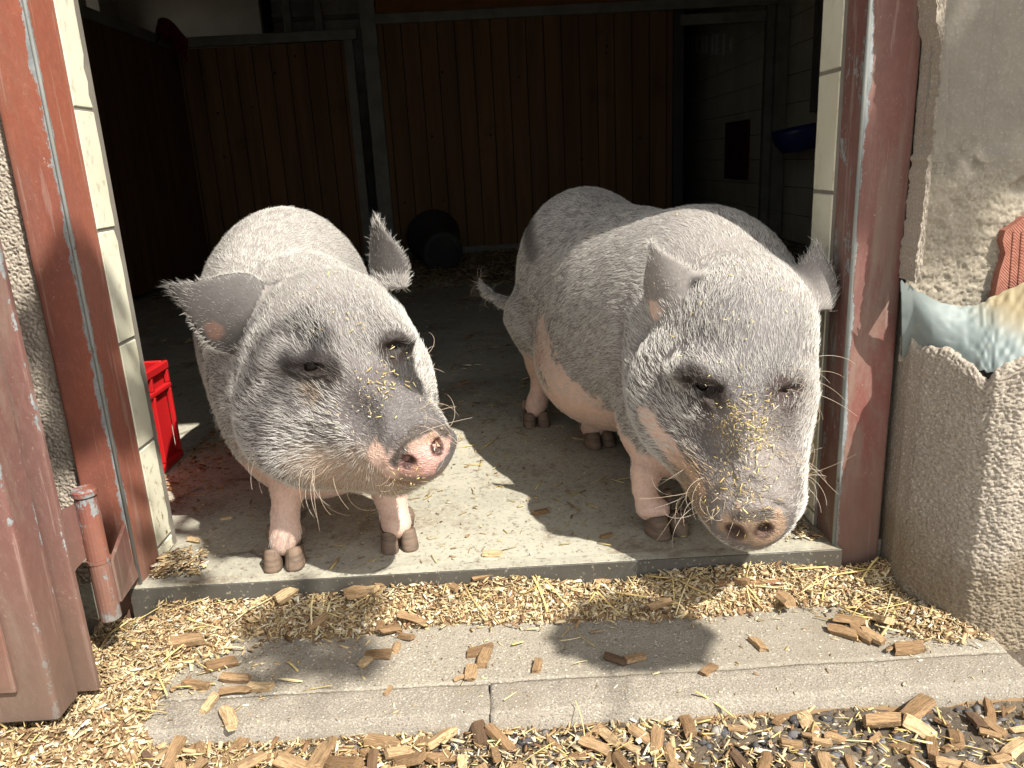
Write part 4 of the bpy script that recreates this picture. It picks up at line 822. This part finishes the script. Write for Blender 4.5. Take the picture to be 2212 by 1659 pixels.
# right inner wall, tiled
mb = MB()
for i in range(13):
    for j in range(22):
        y0 = .25+j*.42; z0 = .02+i*.2055
        if z0 < 2.5: mb.box((2.30, y0+.002, z0+.0025), (2.312, y0+.418, z0+.203), .002)
rw = mb.build('tiled_wall', M_TILE); tag(rw, 'long cream tiled side wall running back on the right of the stable', 'wall')
mb = MB(); mb.box((2.309, .212, 0), (2.42, 10.1, 2.74)); mb.build('grout_bed', M_GROUT, rw)
mb = MB(); q = atx(1592, 320, 2.29); mb.box((2.275, q[1]-.35, q[2]-.28), (2.298, q[1]+.35, q[2]+.24), .004); mb.build('dark_hatch', M_CLOTH, rw)
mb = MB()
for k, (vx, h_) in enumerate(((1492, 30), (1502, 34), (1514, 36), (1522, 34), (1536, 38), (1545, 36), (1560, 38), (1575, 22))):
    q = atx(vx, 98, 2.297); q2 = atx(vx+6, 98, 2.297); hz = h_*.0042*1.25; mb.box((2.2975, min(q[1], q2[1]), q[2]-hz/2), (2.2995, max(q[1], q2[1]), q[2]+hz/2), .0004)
mb.build('painted_reflections', simple('reflection_paint', (.85, .83, .78), .9, .1, .1), rw)  # pale strips painted in for light reflections on the tiles
# pipe casing and blue drinking bowl on that wall
q = atx(1786, 230, 2.30); mb = MB(); mb.box((2.20, q[1]-.11, .95), (2.299, q[1]+.05, 1.95), .005); tag(mb.build('pipe_casing', M_STEEL), 'grey steel pipe casing on the tiled wall above the blue drinker', 'pipe casing')
q = atx(1760, 352, 2.18); dk = root('drinking_bowl', (2.2, float(q[1]), .80), 'blue enamel drinking bowl fixed to the tiled wall', 'drinking bowl')
def bowl(u, v):
    a = u*2*math.pi; r = np.interp(v, [0, .5, .8, 1.0, 1.04, 1.08, 1.5, 2.0], [0, .62, .9, 1., 1.02, .95, .75, 0]); z = np.interp(v, [0, .5, .8, 1.0, 1.04, 1.08, 1.5, 2.0], [-.17, -.15, -.08, .0, .006, 0, -.10, -.13])
    return np.stack([2.10-.02+r*.20*np.cos(a), q[1]+r*.14*np.sin(a), .86+z+.03*r*np.cos(a)], -1)
V, F = grid(bowl, np.linspace(0, 1, 33), np.linspace(0, 2, 25)); obj('bowl', V, F, M_BLUE, dk, True)
mb = MB(); mb.box((2.22, q[1]-.06, .82), (2.296, q[1]+.06, 1.02), .012); mb.build('valve_housing', M_BLUE, dk)
# black bucket lying on its side
bc = at(958, 548, 4.25); axb = unit(np.array([-.22, .85, .22])); e1 = unit(np.cross(axb, [0, 0, 1.])); e2 = np.cross(e1, axb)
def buck(u, v):
    a = u*2*math.pi; L = np.interp(v, [0, .02, .3, 1, 1.04, 1.10, 1.8], [0, 0, .005, .36, .372, .36, .03]); R = np.interp(v, [0, .1, .3, .31, 1, 1.02, 1.06, 1.10, 1.8], [0, .06, .138, .142, .185, .20, .20, .18, .13])
    return bc+axb*L[..., None]+e1*(R*np.cos(a))[..., None]+e2*(R*np.sin(a))[..., None]
V, F = grid(buck, np.linspace(0, 1, 41), np.concatenate([np.linspace(0, 1.1, 30), [1.8]])); V = V+np.array([0, 0, .004-V[:, 2].min()]); bk = obj('bucket', V, F, M_BLACK, None, True); tag(bk, 'black rubber bucket lying tipped over on the straw against the partition', 'bucket')
dz = np.array([0, 0, .004-(bc[2]-.2)]); cc = V.mean(0); mb = MB(); th = np.linspace(0, 2*math.pi, 25)
base_c = V[0]; mb.tube([base_c-axb*.004+e1*.10*math.cos(t)+e2*.10*math.sin(t) for t in th], .007, 6, False); mb.build('foot_ring', M_BLACK, bk, True)
# red plastic crate
M_CRATE = simple('red_plastic', (.42, .010, .012), .45, .45, .12)
cx1 = -.881; cy0, cy1 = .33, .735; ct = .272; cx0 = -1.36
ck = root('plastic_crate', ((cx0+cx1)/2, (cy0+cy1)/2, 0), 'bright red plastic crate behind the tiled reveal on the left', 'crate')
mb = MB(); t_ = .006; mb.box((cx1-.020, cy0+.014, .012), (cx1-.014, cy1-.014, ct-.002)); mb.box((cx0+.014, cy0+.014, .012), (cx0+.02, cy1-.014, ct-.002)); mb.box((cx0+.0205, cy1-.020, .012), (cx1-.0205, cy1-.014, ct-.002)); mb.box((cx0+.0205, cy0+.014, .012), (cx1-.0205, cy0+.020, ct-.002)); mb.box((cx0+.021, cy0+.021, .012), (cx1-.021, cy1-.021, .02)); mb.build('shell', M_CRATE, ck)
def ring(mb, z0, z1, out):
    mb.box((cx1-.0135-.0, cy0, z0), (cx1-.0135+out, cy1, z1), .003); mb.box((cx0+.0135-out, cy0, z0), (cx0+.0135, cy1, z1), .003)
    mb.box((cx0+.0145, cy1-.0135, z0), (cx1-.0145, cy1-.0135+out, z1), .003); mb.box((cx0+.0145, cy0+.0135-out, z0), (cx1-.0145, cy0+.0135, z1), .003)
mb = MB(); ring(mb, ct-.022, ct, .0135); mb.build('rim', M_CRATE, ck)
mb = MB(); ring(mb, ct-.072, ct-.058, .0125); mb.build('upper_band', M_CRATE, ck)
mb = MB(); ring(mb, .002, .022, .0130); mb.build('base_band', M_CRATE, ck)
for k in range(5):
    yy = cy1-.008-k*.098
    if yy < cy0+.004: break
    mb = MB(); mb.box((cx1-.0133, yy-.006, .0225), (cx1-.002, yy+.006, ct-.0725), .002); mb.box((cx1-.0133, yy-.006, ct-.0575), (cx1-.002, yy+.006, ct-.0225), .002); mb.build('rib', M_CRATE, ck)
# ================================================================ LITTER
SHAVE = np.array([(.60, .49, .31), (.46, .33, .18), (.36, .23, .12), (.68, .61, .48), (.57, .44, .24), (.22, .13, .07), (.64, .53, .34), (.52, .39, .21)]); STRAWC = np.array([(.60, .45, .18), (.66, .56, .32), (.50, .37, .16), (.66, .52, .22)])
def pieces(C, L, Wd, T, colr, tilt=.25, nrm=None, jit=.25):
    n = len(C); yaw = rng.uniform(0, 2*math.pi, n); up = np.tile([0, 0, 1.0], (n, 1)) if nrm is None else nrm; up = unit(up+rng.normal(0, tilt, (n, 3)))
    a = np.stack([np.cos(yaw), np.sin(yaw), 0*yaw], 1) if nrm is None else rng.normal(0, 1, (n, 3)); a = unit(a-up*(a*up).sum(1, keepdims=True)); b = np.cross(up, a)
    S = np.array([(x, y, z) for x in (-.5, .5) for y in (-.5, .5) for z in (-.5, .5)]); J = rng.uniform(1-jit, 1+jit, (n, 4, 2)); J = np.repeat(J, 2, axis=1)
    V = C[:, None]+a[:, None]*(S[None, :, 0]*J[..., 0]*L[:, None])[..., None]+b[:, None]*(S[None, :, 1]*J[..., 1]*Wd[:, None])[..., None]+up[:, None]*(S[None, :, 2]*T[:, None])[..., None]
    Fb = np.array([(0, 1, 3, 2), (4, 6, 7, 5), (0, 4, 5, 1), (2, 3, 7, 6), (0, 2, 6, 4), (1, 5, 7, 3)]); F = (Fb[None]+8*np.arange(n)[:, None, None]).reshape(-1, 4)
    c = np.repeat(np.clip(colr*rng.uniform(.55, 1.15, (n, 1)), 0, 1), 8, axis=0); return V.reshape(-1, 3), F, c
def stalks(P, Q, w, colr, sag=.0):          # flattened straws from P to Q, three segments
    n = len(P); t = unit(Q-P); s = unit(np.cross(t, [0, 0, 1.0])+1e-6); u = np.cross(s, t); bend = rng.normal(0, .04, n)*np.linalg.norm(Q-P, axis=1); V = []
    for k in np.linspace(0, 1, 4):
        c = P+(Q-P)*k+s*(bend*4*k*(1-k))[:, None]+u*(sag*4*k*(1-k))
        for sx, sz in ((-.5, -.25), (.5, -.25), (.5, .25), (-.5, .25)): V.append(c+s*(sx*w)[:, None]+u*(sz*w)[:, None])
    V = np.stack(V, 1); f = [(3, 2, 1, 0), (12, 13, 14, 15)]+[(4*i+j, 4*i+(j+1) % 4, 4*i+4+(j+1) % 4, 4*i+4+j) for i in range(3) for j in range(4)]
    F = (np.array(f)[None]+16*np.arange(n)[:, None, None]).reshape(-1, 4); return V.reshape(-1, 3), F, np.repeat(colr*rng.uniform(.8, 1.1, (n, 1)), 16, axis=0)
def join(parts):
    V, F, c, n = [], [], [], 0
    for v, f, k in parts: V.append(v); F.append(f+n); c.append(k); n += len(v)
    return np.concatenate(V), np.concatenate(F), np.concatenate(c)
def heap(x, y):
    P = np.stack([x, y, 0*x], -1); mod = .92+.42*vnoise(P, 5, 41, 2); e = .062+.016*np.clip((-.25-x)/.3, 0, 1)-.010*np.clip((x-.1)/.3, 0, 1)*np.clip((.5-x)/.2, 0, 1)-.020*np.exp(-((x-.16)/.09)**2)
    strip = e*np.exp(-(np.clip(.016-y, 0, 9)/(.041+.010*vnoise(P, 6, 5)))**2)*(x < .70)*(x > -.78)
    lc = .058*np.exp(-((x+.68)/.13)**2-((y+.01)/.075)**2)+.030*np.exp(-((x+.74)/.10)**2-((y+.15)/.11)**2); rc = .034*np.exp(-((x-.66)/.075)**2-((y+.0)/.07)**2)+.022*np.exp(-((x-.735)/.08)**2-((y+.115)/.05)**2)
    
    front = (.016*np.clip(.25-x, .1, 1)+.004)*np.clip((-.268-y)/.02, 0, 1)*np.clip(.55+.8*vnoise(P, 7, 77, 2), .0, 1.3)*(y > -.62); side = .026*np.clip((-.575-x)/.05, 0, 1)*np.clip((.03-y)/.03, 0, 1)
    ramp_ = .060*np.clip((-.57-x)/.04, 0, 1)*np.clip((y+.36)/.085, 0, 1)*(y < -.2715)
    return np.maximum(np.maximum(np.maximum(strip, lc), rc)*mod, np.maximum(np.maximum(front, side), ramp_))
def base_z(x, y): return np.where((y > -.197) & (x > -.66) & (x < .80), -.083, np.where((y > -.272) & (x > -.66) & (x < .80), -.0836, -.120))
V, F = grid(lambda x, y: np.stack([x, y, base_z(x, y)+heap(x, y)*.85+.0025*vnoise(np.stack([x, y, 0*x], -1), 120, 3, 2)], -1), np.arange(-1.1, .90, .007), np.arange(-.615, .0155, .007))
hp_ = heap(V[:, 0], V[:, 1]); c = np.repeat(np.array([[.20, .13, .07]]), len(V), 0)*(1+.35*vnoise(V, 160, 7, 2)[:, None]); V[:, 2] = np.where(hp_ < .007, V[:, 2]-.03, V[:, 2])
parts = [(V, F, np.clip(c, .02, 1))]
hN = vert_normals(V, F); hN = hN*np.sign(hN[:, 2:]+1e-9); steep = ((hN[:, 2] < .86) & (hp_ > .007))*1.0; f_, w_ = tri_sample(V, F, steep+1e-9, 9000); C_ = (V[F[f_]]*w_[..., None]).sum(1); N_ = unit((hN[F[f_]]*w_[..., None]).sum(1)); C_ = C_+N_*.002
L_ = .004*(5.5)**(rng.random(9000)**1.6); parts.append(pieces(C_, L_, L_*.25*rng.uniform(.5, 1.5, 9000), np.full(9000, .0009), SHAVE[rng.integers(0, 8, 9000)], .5, N_))
def scatter(n, fx, keep, lay, lmin, lmax, wr=.3, pal=SHAVE, thick=.0009, tilt=.3):
    x, y = fx(n); k = keep(x, y); x, y = x[k], y[k]; m = len(x); z = base_z(x, y)+heap(x, y)*.9+rng.random(m)*lay+.0015
    L = lmin*(lmax/lmin)**(rng.random(m)**1.6); W_ = L*wr*rng.uniform(.5, 1.5, m); return pieces(np.stack([x, y, z], 1), L, W_, np.full(m, thick), pal[rng.integers(0, len(pal), m)], tilt)
U = rng.uniform; inhole = lambda x, y: ~((y > .014) | ((x < -.70) & (y > .030)) | ((x > .60) & (y > .03)) | ((x > .69) & (y > -.04-(x-.70)*1.4)) | ((x > .765) & (y > -.16)))
parts += [scatter(52000, lambda n: (U(-.98, .85, n), U(-.27, .014, n)), lambda x, y: (rng.random(len(x)) < np.clip(heap(x, y)/.018, 0, 1)**1.3) & inhole(x, y), .007, .003, .022, wr=.22, tilt=.5),
          scatter(900, lambda n: (U(-.6, .8, n), U(-.275, -.02, n)), lambda x, y: rng.random(len(x)) < .25+.75*np.clip(-x-.25, 0, 1)*2, .001, .003, .013, tilt=.12),
          scatter(27000, lambda n: (U(-1.0, 1.0, n), U(-.56, -.265, n)), lambda x, y: (rng.random(len(x)) < np.clip(.5-.8*x, .08, 1)) & (base_z(x, y) < -.1), .009, .003, .026, wr=.22, tilt=.5),
          scatter(1300, lambda n: (U(-1.0, 1.0, n), U(-.56, -.27, n)), lambda x, y: (base_z(x, y) < -.1), .012, .008, .026, .09, STRAWC, .0012, .3)]
# long straws
def straws(n, cx, cy, sx, sy, lmin, lmax, zup=.004):
    x = rng.normal(cx, sx, n); y = np.minimum(rng.normal(cy, sy, n), .008); a = rng.normal(0, .9, n); L = U(lmin, lmax, n); dx, dy = np.cos(a)*L/2, np.sin(a)*L/2
    x2, y2, x1, y1 = x+dx, np.minimum(y+dy, .010), x-dx, np.minimum(y-dy, .010); f = lambda X, Y: base_z(X, Y)+heap(X, Y)*.95+zup+rng.random(n)*.008
    k = inhole(x1, y1) & inhole(x2, y2); P = np.stack([x1, y1, f(x1, y1)], 1)[k]; Q = np.stack([x2, y2, f(x2, y2)], 1)[k]; return stalks(P, Q, (.0012+.0028*rng.random(n)**2)[k], STRAWC[rng.integers(0, 4, n)][k])
parts += [straws(34, -.66, -.08, .10, .06, .02, .09), straws(26, -.2, -.012, .30, .016, .02, .08), straws(26, .30, -.012, .18, .014, .02, .09), straws(26, .66, -.05, .06, .05, .02, .08), straws(30, -.45, -.36, .35, .04, .02, .06), straws(30, .35, -.37, .35, .05, .02, .06), straws(14, 0, -.15, .35, .05, .02, .05, .001)]
V, F, c = join(parts); tag(obj('straw_shavings', V, F, M_SHAV, None, False, c), kind='stuff')
# litter on the stable floor
parts = []
def floor_scatter(n, fx, lmin, lmax, lay, pal, wr=.3, keep=None):
    x, y = fx(n)
    if keep is not None: k = keep(x, y); x, y = x[k], y[k]
    m = len(x); L = lmin*(lmax/lmin)**(rng.random(m)**1.7); return pieces(np.stack([x, y, .002+rng.random(m)*lay], 1), L, L*wr*U(.5, 1.5, m), np.full(m, .0012), pal[rng.integers(0, len(pal), m)]*.9, .12)
patchy = lambda x, y: rng.random(len(x)) < np.clip(.3+1.3*vnoise(np.stack([x, y, 0*x], -1), 2.2, 9, 2), .04, 1)
parts += [floor_scatter(1500, lambda n: (U(-.68, .58, n), U(.06, 1.0, n)), .002, .016, .001, SHAVE, keep=patchy), floor_scatter(9000, lambda n: (U(-2.2, 2.2, n), 1.0+3.9*rng.random(n)**.8), .008, .05, .010, SHAVE*1.05, .25, patchy),
          floor_scatter(1400, lambda n: (rng.normal(-.86, .08, n), U(.35, 1.1, n)), .003, .02, .004, SHAVE*np.array([.9, .7, .6]), keep=lambda x, y: x > -.875), floor_scatter(500, lambda n: (-.69+np.abs(rng.normal(0, .035, n)), U(.055, .14, n)), .004, .026, .018, SHAVE), floor_scatter(700, lambda n: (.59-np.abs(rng.normal(0, .05, n)), U(.06, .45, n)), .004, .022, .010, SHAVE),
          floor_scatter(500, lambda n: (U(-.6, .55, n), U(.06, 1.6, n)), .012, .05, .002, STRAWC*.85, .07)]
V, F = grid(lambda x, y: np.stack([x, y, -.02+.075*np.clip((y-3.6)/1.2, 0, 1)*np.clip(.5+.9*vnoise(np.stack([x, y, 0*x], -1), 2.3, 3, 2), 0, 1.4)+.02*np.clip((y-3.6)/.4, 0, 1)], -1), np.arange(-2.2, 2.25, .05), np.arange(3.4, 4.96, .04)); parts.append((V, F, np.repeat(np.array([[.17, .12, .06]]), len(V), 0)))
m = 7000; x = U(-2.2, 2.2, m); y = U(3.5, 4.93, m); z = .006+.075*np.clip((y-3.6)/1.2, 0, 1)*np.clip(.5+.9*vnoise(np.stack([x, y, 0*x], -1), 2.3, 3, 2), 0, 1.4)
parts.append(pieces(np.stack([x, y, z], 1), U(.02, .08, m), U(.004, .012, m), np.full(m, .002), (SHAVE*.6)[rng.integers(0, 8, m)], .35))
V, F, c = join(parts); tag(obj('straw_bedding', V, F, M_SHAV, None, False, c), kind='stuff')
# bits of straw stuck on the pigs
def on_pig(name, info, spots, pal):
    _, V, F, N = info; d = V-EYE; zc = d@fwd; px = PW/2+FPX*(d@cr)/zc; py = PH/2-FPX*(d@cu)/zc; face = (N*unit(d)).sum(1) < -.15; fid = np.where(face)[0]; ii = []
    for x, y, s, n in spots:
        k = fid[np.hypot(px[fid]-x, py[fid]-y) < s*2.2]
        if not len(k): continue
        w = np.exp(-((px[k]-x)**2+(py[k]-y)**2)/(2*s*s))/((zc[k]-zc[k].min()+.15)**2); ii.append(rng.choice(k, n, p=w/w.sum()))
    i = np.concatenate(ii); n = len(i); L = .003*(4.5)**(rng.random(n)**1.7); V2, F2, c = pieces(V[i]+N[i]*(.003+.003*rng.random((n, 1))), L, U(.0006, .0017, n), np.full(n, .0006), pal[rng.integers(0, len(pal), n)], .35, N[i])
    tag(obj(name, V2, F2, M_STRAW, None, False, c), kind='stuff')
on_pig('straw_flakes', LP, [(815, 845, 28, 60), (850, 830, 45, 30), (760, 640, 60, 14), (700, 560, 110, 12), (895, 1050, 24, 34), (935, 945, 18, 10), (720, 905, 30, 10)], np.concatenate([STRAWC, SHAVE[3:4]]))
on_pig('straw_flakes', RP, [(1615, 905, 34, 170), (1620, 960, 42, 120), (1600, 1040, 50, 40), (1622, 1106, 34, 50), (1560, 840, 80, 26), (1640, 660, 70, 14), (1400, 560, 130, 22), (1290, 450, 70, 12), (1500, 1060, 30, 24)], np.concatenate([STRAWC, STRAWC, SHAVE[3:4]]))
# ---------------------------------------------------------------- wood chips, each one an object
def chip_mesh(k):                        # a split block: irregular section run along the grain, ragged ends
    n = rng.integers(5, 8); an = np.linspace(0, 2*math.pi, n, endpoint=False)+rng.normal(0, .22, n); w, t = U(.17, .27), U(.08, .15); r = np.abs(np.cos(an))**.5, np.abs(np.sin(an))**.5
    sec = np.stack([np.sign(np.cos(an))*r[0]*w, np.sign(np.sin(an))*r[1]*t], 1)+rng.normal(0, .014, (n, 2)); xs = [-.5, -.34, -.05, .22, .42, .5]; V = []; sk = rng.normal(0, .10, 2); tw = rng.normal(0, .10)
    for i, x in enumerate(xs):
        e = abs(x)*2; s = 1-.22*max(0, e-.72)*rng.uniform(.6, 2.4); c, q = math.cos(tw*x), math.sin(tw*x); p = (sec+rng.normal(0, .009, (n, 2)))*s; p = np.stack([p[:, 0]*c-p[:, 1]*q, p[:, 0]*q+p[:, 1]*c], 1)
        jx = (rng.normal(0, .035, n)+p@sk*2.2) if e > .9 else rng.normal(0, .012, n); V.append(np.c_[x+jx, p[:, 0]+.05*math.sin(3*x+k), p[:, 1]])
    V = np.concatenate(V); m = len(xs); F = [tuple(range(n-1, -1, -1)), tuple((m-1)*n+i for i in range(n))]+[(a*n+i, a*n+(i+1) % n, (a+1)*n+(i+1) % n, (a+1)*n+i) for a in range(m-1) for i in range(n)]
    return mesh('wood_chip', V, F, M_CHIP), V
CM = [chip_mesh(k) for k in range(22)]
def chip(p, size, yaw, label, group, tilt=.12, mi=None):
    me, _ = CM[mi if mi is not None else rng.integers(0, len(CM))]; o = bpy.data.objects.new('wood_chip', me); COL.objects.link(o); o.location = p; o.scale = (size,)*3; o.rotation_euler = (rng.normal(0, tilt), rng.normal(0, tilt), yaw); return tag(o, label, 'wood chip', group)
R4 = [(1525, 485, 60, 85), (1430, 530, 105, -12), (1360, 565, 70, 60), (1990, 508, 100, 10), (2018, 552, 100, 75), (1942, 630, 85, 80), (1882, 655, 50, 20), (430, 695, 110, -15), (497, 800, 95, 70), (598, 885, 120, -60), (780, 705, 100, 0), (635, 735, 115, 5), (640, 660, 110, -12), (560, 590, 115, 15), (1485, 720, 50, 75), (320, 710, 60, 50)]
R5 = [(95, 590, 75, 85), (1315, 470, 85, 100), (1045, 610, 75, 35), (528, 555, 95, -25), (635, 548, 85, 15), (2150, 495, 120, 0), (1785, 410, 105, -35), (1892, 418, 105, -65)]
stp = [((300+x/2.212)*.864, (1400+y/2.212)*.864, s*.864/2.212, a) for x, y, s, a in R4]+[((1300+x/2.212)*.864, (1400+y/2.212)*.864, s*.864/2.212, a) for x, y, s, a in R5]
stp.sort(); ordn = ['first', 'second', 'third', 'fourth', 'fifth', 'sixth', 'seventh', 'eighth', 'ninth', 'tenth', 'eleventh', 'twelfth', '13th', '14th', '15th', '16th', '17th', '18th', '19th', '20th', '21st', '22nd', '23rd', '24th', '25th']
for i, (x, y, s, a) in enumerate(stp):
    p = atz(x, y, -.080); sz = s/FPX*np.dot(p-EYE, fwd)*1.4; p[2] = base_z(p[0], p[1])+.12*sz+.001+heap(p[0], p[1])*.9
    chip(p, sz, math.radians(a), f'brown wood chip lying loose on the concrete step, {ordn[i]} from the left', 'loose wood chips on the concrete step', .06)
STRIP = [(1615, 315, 125, -5), (1490, 350, 85, 15), (1442, 335, 70, 80), (960, 270, 140, 45), (1440, 235, 90, -60), (1330, 270, 110, 20), (1390, 262, 90, -40), (510, 250, 80, 60), (1580, 380, 70, -25), (370, 455, 130, 10), (2030, 210, 110, 15), (1845, 240, 60, -50), (1880, 185, 120, 10), (780, 300, 60, 20), (1100, 345, 90, 25)]
STRIP5 = [(1440, 200, 130, -75), (1830, 295, 120, -20), (1955, 380, 100, -60), (1990, 300, 120, -80), (1030, 110, 110, 10), (480, 165, 110, 35), (2050, 440, 60, 60), (1215, 180, 80, -45), (770, 243, 100, 5)]
for L_, ox in ((STRIP, 300), (STRIP5, 1300)):
    for x, y, s, a in L_:
        p = atz((ox+x/2.212)*.864, (1400+y/2.212)*.864, -.06); sz = s*.864/2.212/FPX*np.dot(p-EYE, fwd)*1.35; p[2] = base_z(p[0], p[1])+heap(p[0], p[1])*.9+.10*sz+.004
        big = ox == 1300 and s == 130
        chip(p, sz, math.radians(a), 'large orange brown wood chip propped in the straw under the right pig' if big else 'brown wood chip caught in the pale shavings heaped along the sill', None if big else 'wood chips in the shavings along the sill', .25)
tgt = []
for n, x0, x1, cnt_p, lab, grp in ((105, -.85, -.02, 0, 'brown wood chip in the thick litter left of the kerb joint', 'wood chips in front of the left kerb stone'), (62, -.02, .80, 1, 'brown wood chip scattered on the dark gravel in front of the right kerb', 'wood chips in front of the right kerb stone')):
    for _ in range(n):
        for _t in range(30):
            x = U(x0, x1); y = -.285-.135*rng.random()**.9; sz = U(.026, .060) if cnt_p == 0 else U(.020, .048)
            if all(math.hypot(x-a, y-b) > (sz+c)*.30 for a, b, c in tgt): break
        tgt.append((x, y, sz)); chip((x, y, -.117+.10*sz+rng.random()*(.014 if cnt_p == 0 else .006)), sz, U(0, 6.28), lab, grp, .22)
for x, y, s, a, lab in ((1255, 535, 85, 5, None),):
    pass
for (vx, vy, s, a, lab) in ((1905, 1555, 75, -10, 'big pale split wood chip lying flat on the gravel at the right'), (1985, 1528, 70, 20, 'dark orange wood chip wedged behind the big pale one at the right')):
    p = atz(vx, vy, -.10); sz = s/FPX*np.dot(p-EYE, fwd); p[2] = -.108+.14*sz; chip(p, sz, math.radians(a), lab, None, .15)
for (vx, vy, s, a) in ((490, 1122, 22, 10), (418, 1170, 36, -20), (1168, 1110, 34, 25), (1064, 1200, 40, -15), (1310, 1160, 28, 30), (1250, 950, 26, -10), (1000, 830, 24, 30)):
    p = atz(vx, vy, 0); sz = s/FPX*np.dot(p-EYE, fwd); p[2] = .12*sz; chip(p, sz, math.radians(a), 'dark wood chip lying on the stable floor inside the sill', 'wood chips on the stable floor', .05)
# stick among the shavings under the right pig
a, b = atz(1546, 1268, -.045), atz(1712, 1245, -.040); q = np.linspace(0, 1, 14); P = a+(b-a)*q[:, None]+np.stack([0*q, .004*np.sin(q*7), .003*np.sin(q*5+1)], 1); mb = MB(); mb.tube(P, .0085-.003*q+.0012*np.sin(q*19), 10)
tag(mb.build('stick', simple('bark', (.26, .15, .085), .9, .1, .5, 60), None, True), 'short brown stick lying in the shavings along the sill', 'stick')
# stones in the gravel
m = 420; x = U(-.3, .85, m); y = U(-.55, -.285, m); Vs, Fs, cs = [], [], []
ico = [(0, 0, 1), (.89, 0, .45), (.28, .85, .45), (-.72, .53, .45), (-.72, -.53, .45), (.28, -.85, .45), (.72, .53, -.45), (-.28, .85, -.45), (-.89, 0, -.45), (-.28, -.85, -.45), (.72, -.53, -.45), (0, 0, -1)]
icf = [(0, 1, 2), (0, 2, 3), (0, 3, 4), (0, 4, 5), (0, 5, 1), (1, 6, 2), (2, 7, 3), (3, 8, 4), (4, 9, 5), (5, 10, 1), (6, 7, 2), (7, 8, 3), (8, 9, 4), (9, 10, 5), (10, 6, 1), (11, 7, 6), (11, 8, 7), (11, 9, 8), (11, 10, 9), (11, 6, 10)]
ico = np.array(ico); sc = U(.003, .011, m)
Vs = (np.stack([x, y, np.full(m, -.117)], 1)[:, None]+(ico[None]*rng.uniform(.75, 1.2, (m, 12, 1)))*sc[:, None, None]*np.stack([U(.8, 1.4, m), U(.8, 1.2, m), np.full(m, .6)], 1)[:, None]).reshape(-1, 3)
Fs = (np.array(icf)[None]+12*np.arange(m)[:, None, None]).reshape(-1, 3); pal = np.array([(.09, .10, .12), (.13, .13, .14), (.32, .30, .27), (.20, .17, .14), (.06, .065, .075)]); cs = np.repeat(pal[rng.integers(0, 5, m)], 12, 0)
tag(obj('gravel', Vs, Fs, m_tint('stone', .8, .3, 150), None, False, cs), kind='stuff')
# ================================================================ unseen tree, added so its leaf clusters dapple the door
def added_tree():
    o = root('tree', (2.35, -3.6, -.12), 'leafy tree out of view, added so its leaves dapple the stable door', 'tree'); bark = simple('added_tree_bark', (.16, .12, .09), .9, .1, .5, 20)
    k = NT('leaf', .6, .3); k.out(k.mix(k.ramp(k.n('ShaderNodeObjectInfo').outputs['Random'], 0, 1), (.06, .11, .03), (.09, .14, .04))); tips = []  # leaf material of the added, unseen tree
    mb = MB(); top = np.array([2.3, -3.5, 3.6]); t = np.linspace(0, 1, 12); mb.tube(np.array([2.35, -3.6, -.14])+(top-np.array([2.35, -3.6, -.14]))*t[:, None]+np.stack([.04*np.sin(t*5), .03*np.sin(t*7), 0*t], 1), .15-.07*t, 14); mb.build('added_tree_trunk', bark, o, True)
    C = []; Nn = []; Sz = []
    for tgt, dist, rad, n, sz in DAPPLE:
        c = np.array(tgt)+sun_dir*dist; tips.append(c); d = rng.normal(0, 1, (n, 3)); d = unit(d)*(rng.random((n, 1))**.4)*np.array(rad); C.append(c+d); Nn.append(unit(rng.normal(0, .5, (n, 3))+sun_dir)); Sz.append(np.full(n, sz)*U(.7, 1.2, n))
    C = np.concatenate(C); Nn = np.concatenate(Nn); Sz = np.concatenate(Sz); n = len(C); V, F, _ = pieces(C, Sz, Sz*.62, np.full(n, .001), np.ones((n, 3)), .3, Nn, .35)
    mb = MB()
    for c in tips:
        q = np.linspace(0, 1, 10); s0 = top-np.array([0, 0, U(0, .9)]); P = s0+(c-s0)*q[:, None]+np.array([0, 0, .35])*(4*q*(1-q))[:, None]; mb.tube(P, (.006-.004*q), 7)
    mb.build('added_tree_limbs', bark, o, True); obj('added_tree_crown', V, F, k.m, o)
DAPPLE = [((.20, -.10, -.08), 2.4, (.13, .08, .07), 250, .05), ((-.50, -.02, .34), 3.3, (.18, .18, .18), 24, .06), ((-.72, .06, .43), 3.6, (.13, .13, .13), 90, .06), ((-.36, -.07, -.08), 4.2, (.13, .13, .10), 70, .06), ((.86, .0, .90), 3.6, (.17, .17, .16), 230, .06)]  # leaf clusters set along the sun's line to shade chosen spots
added_tree()
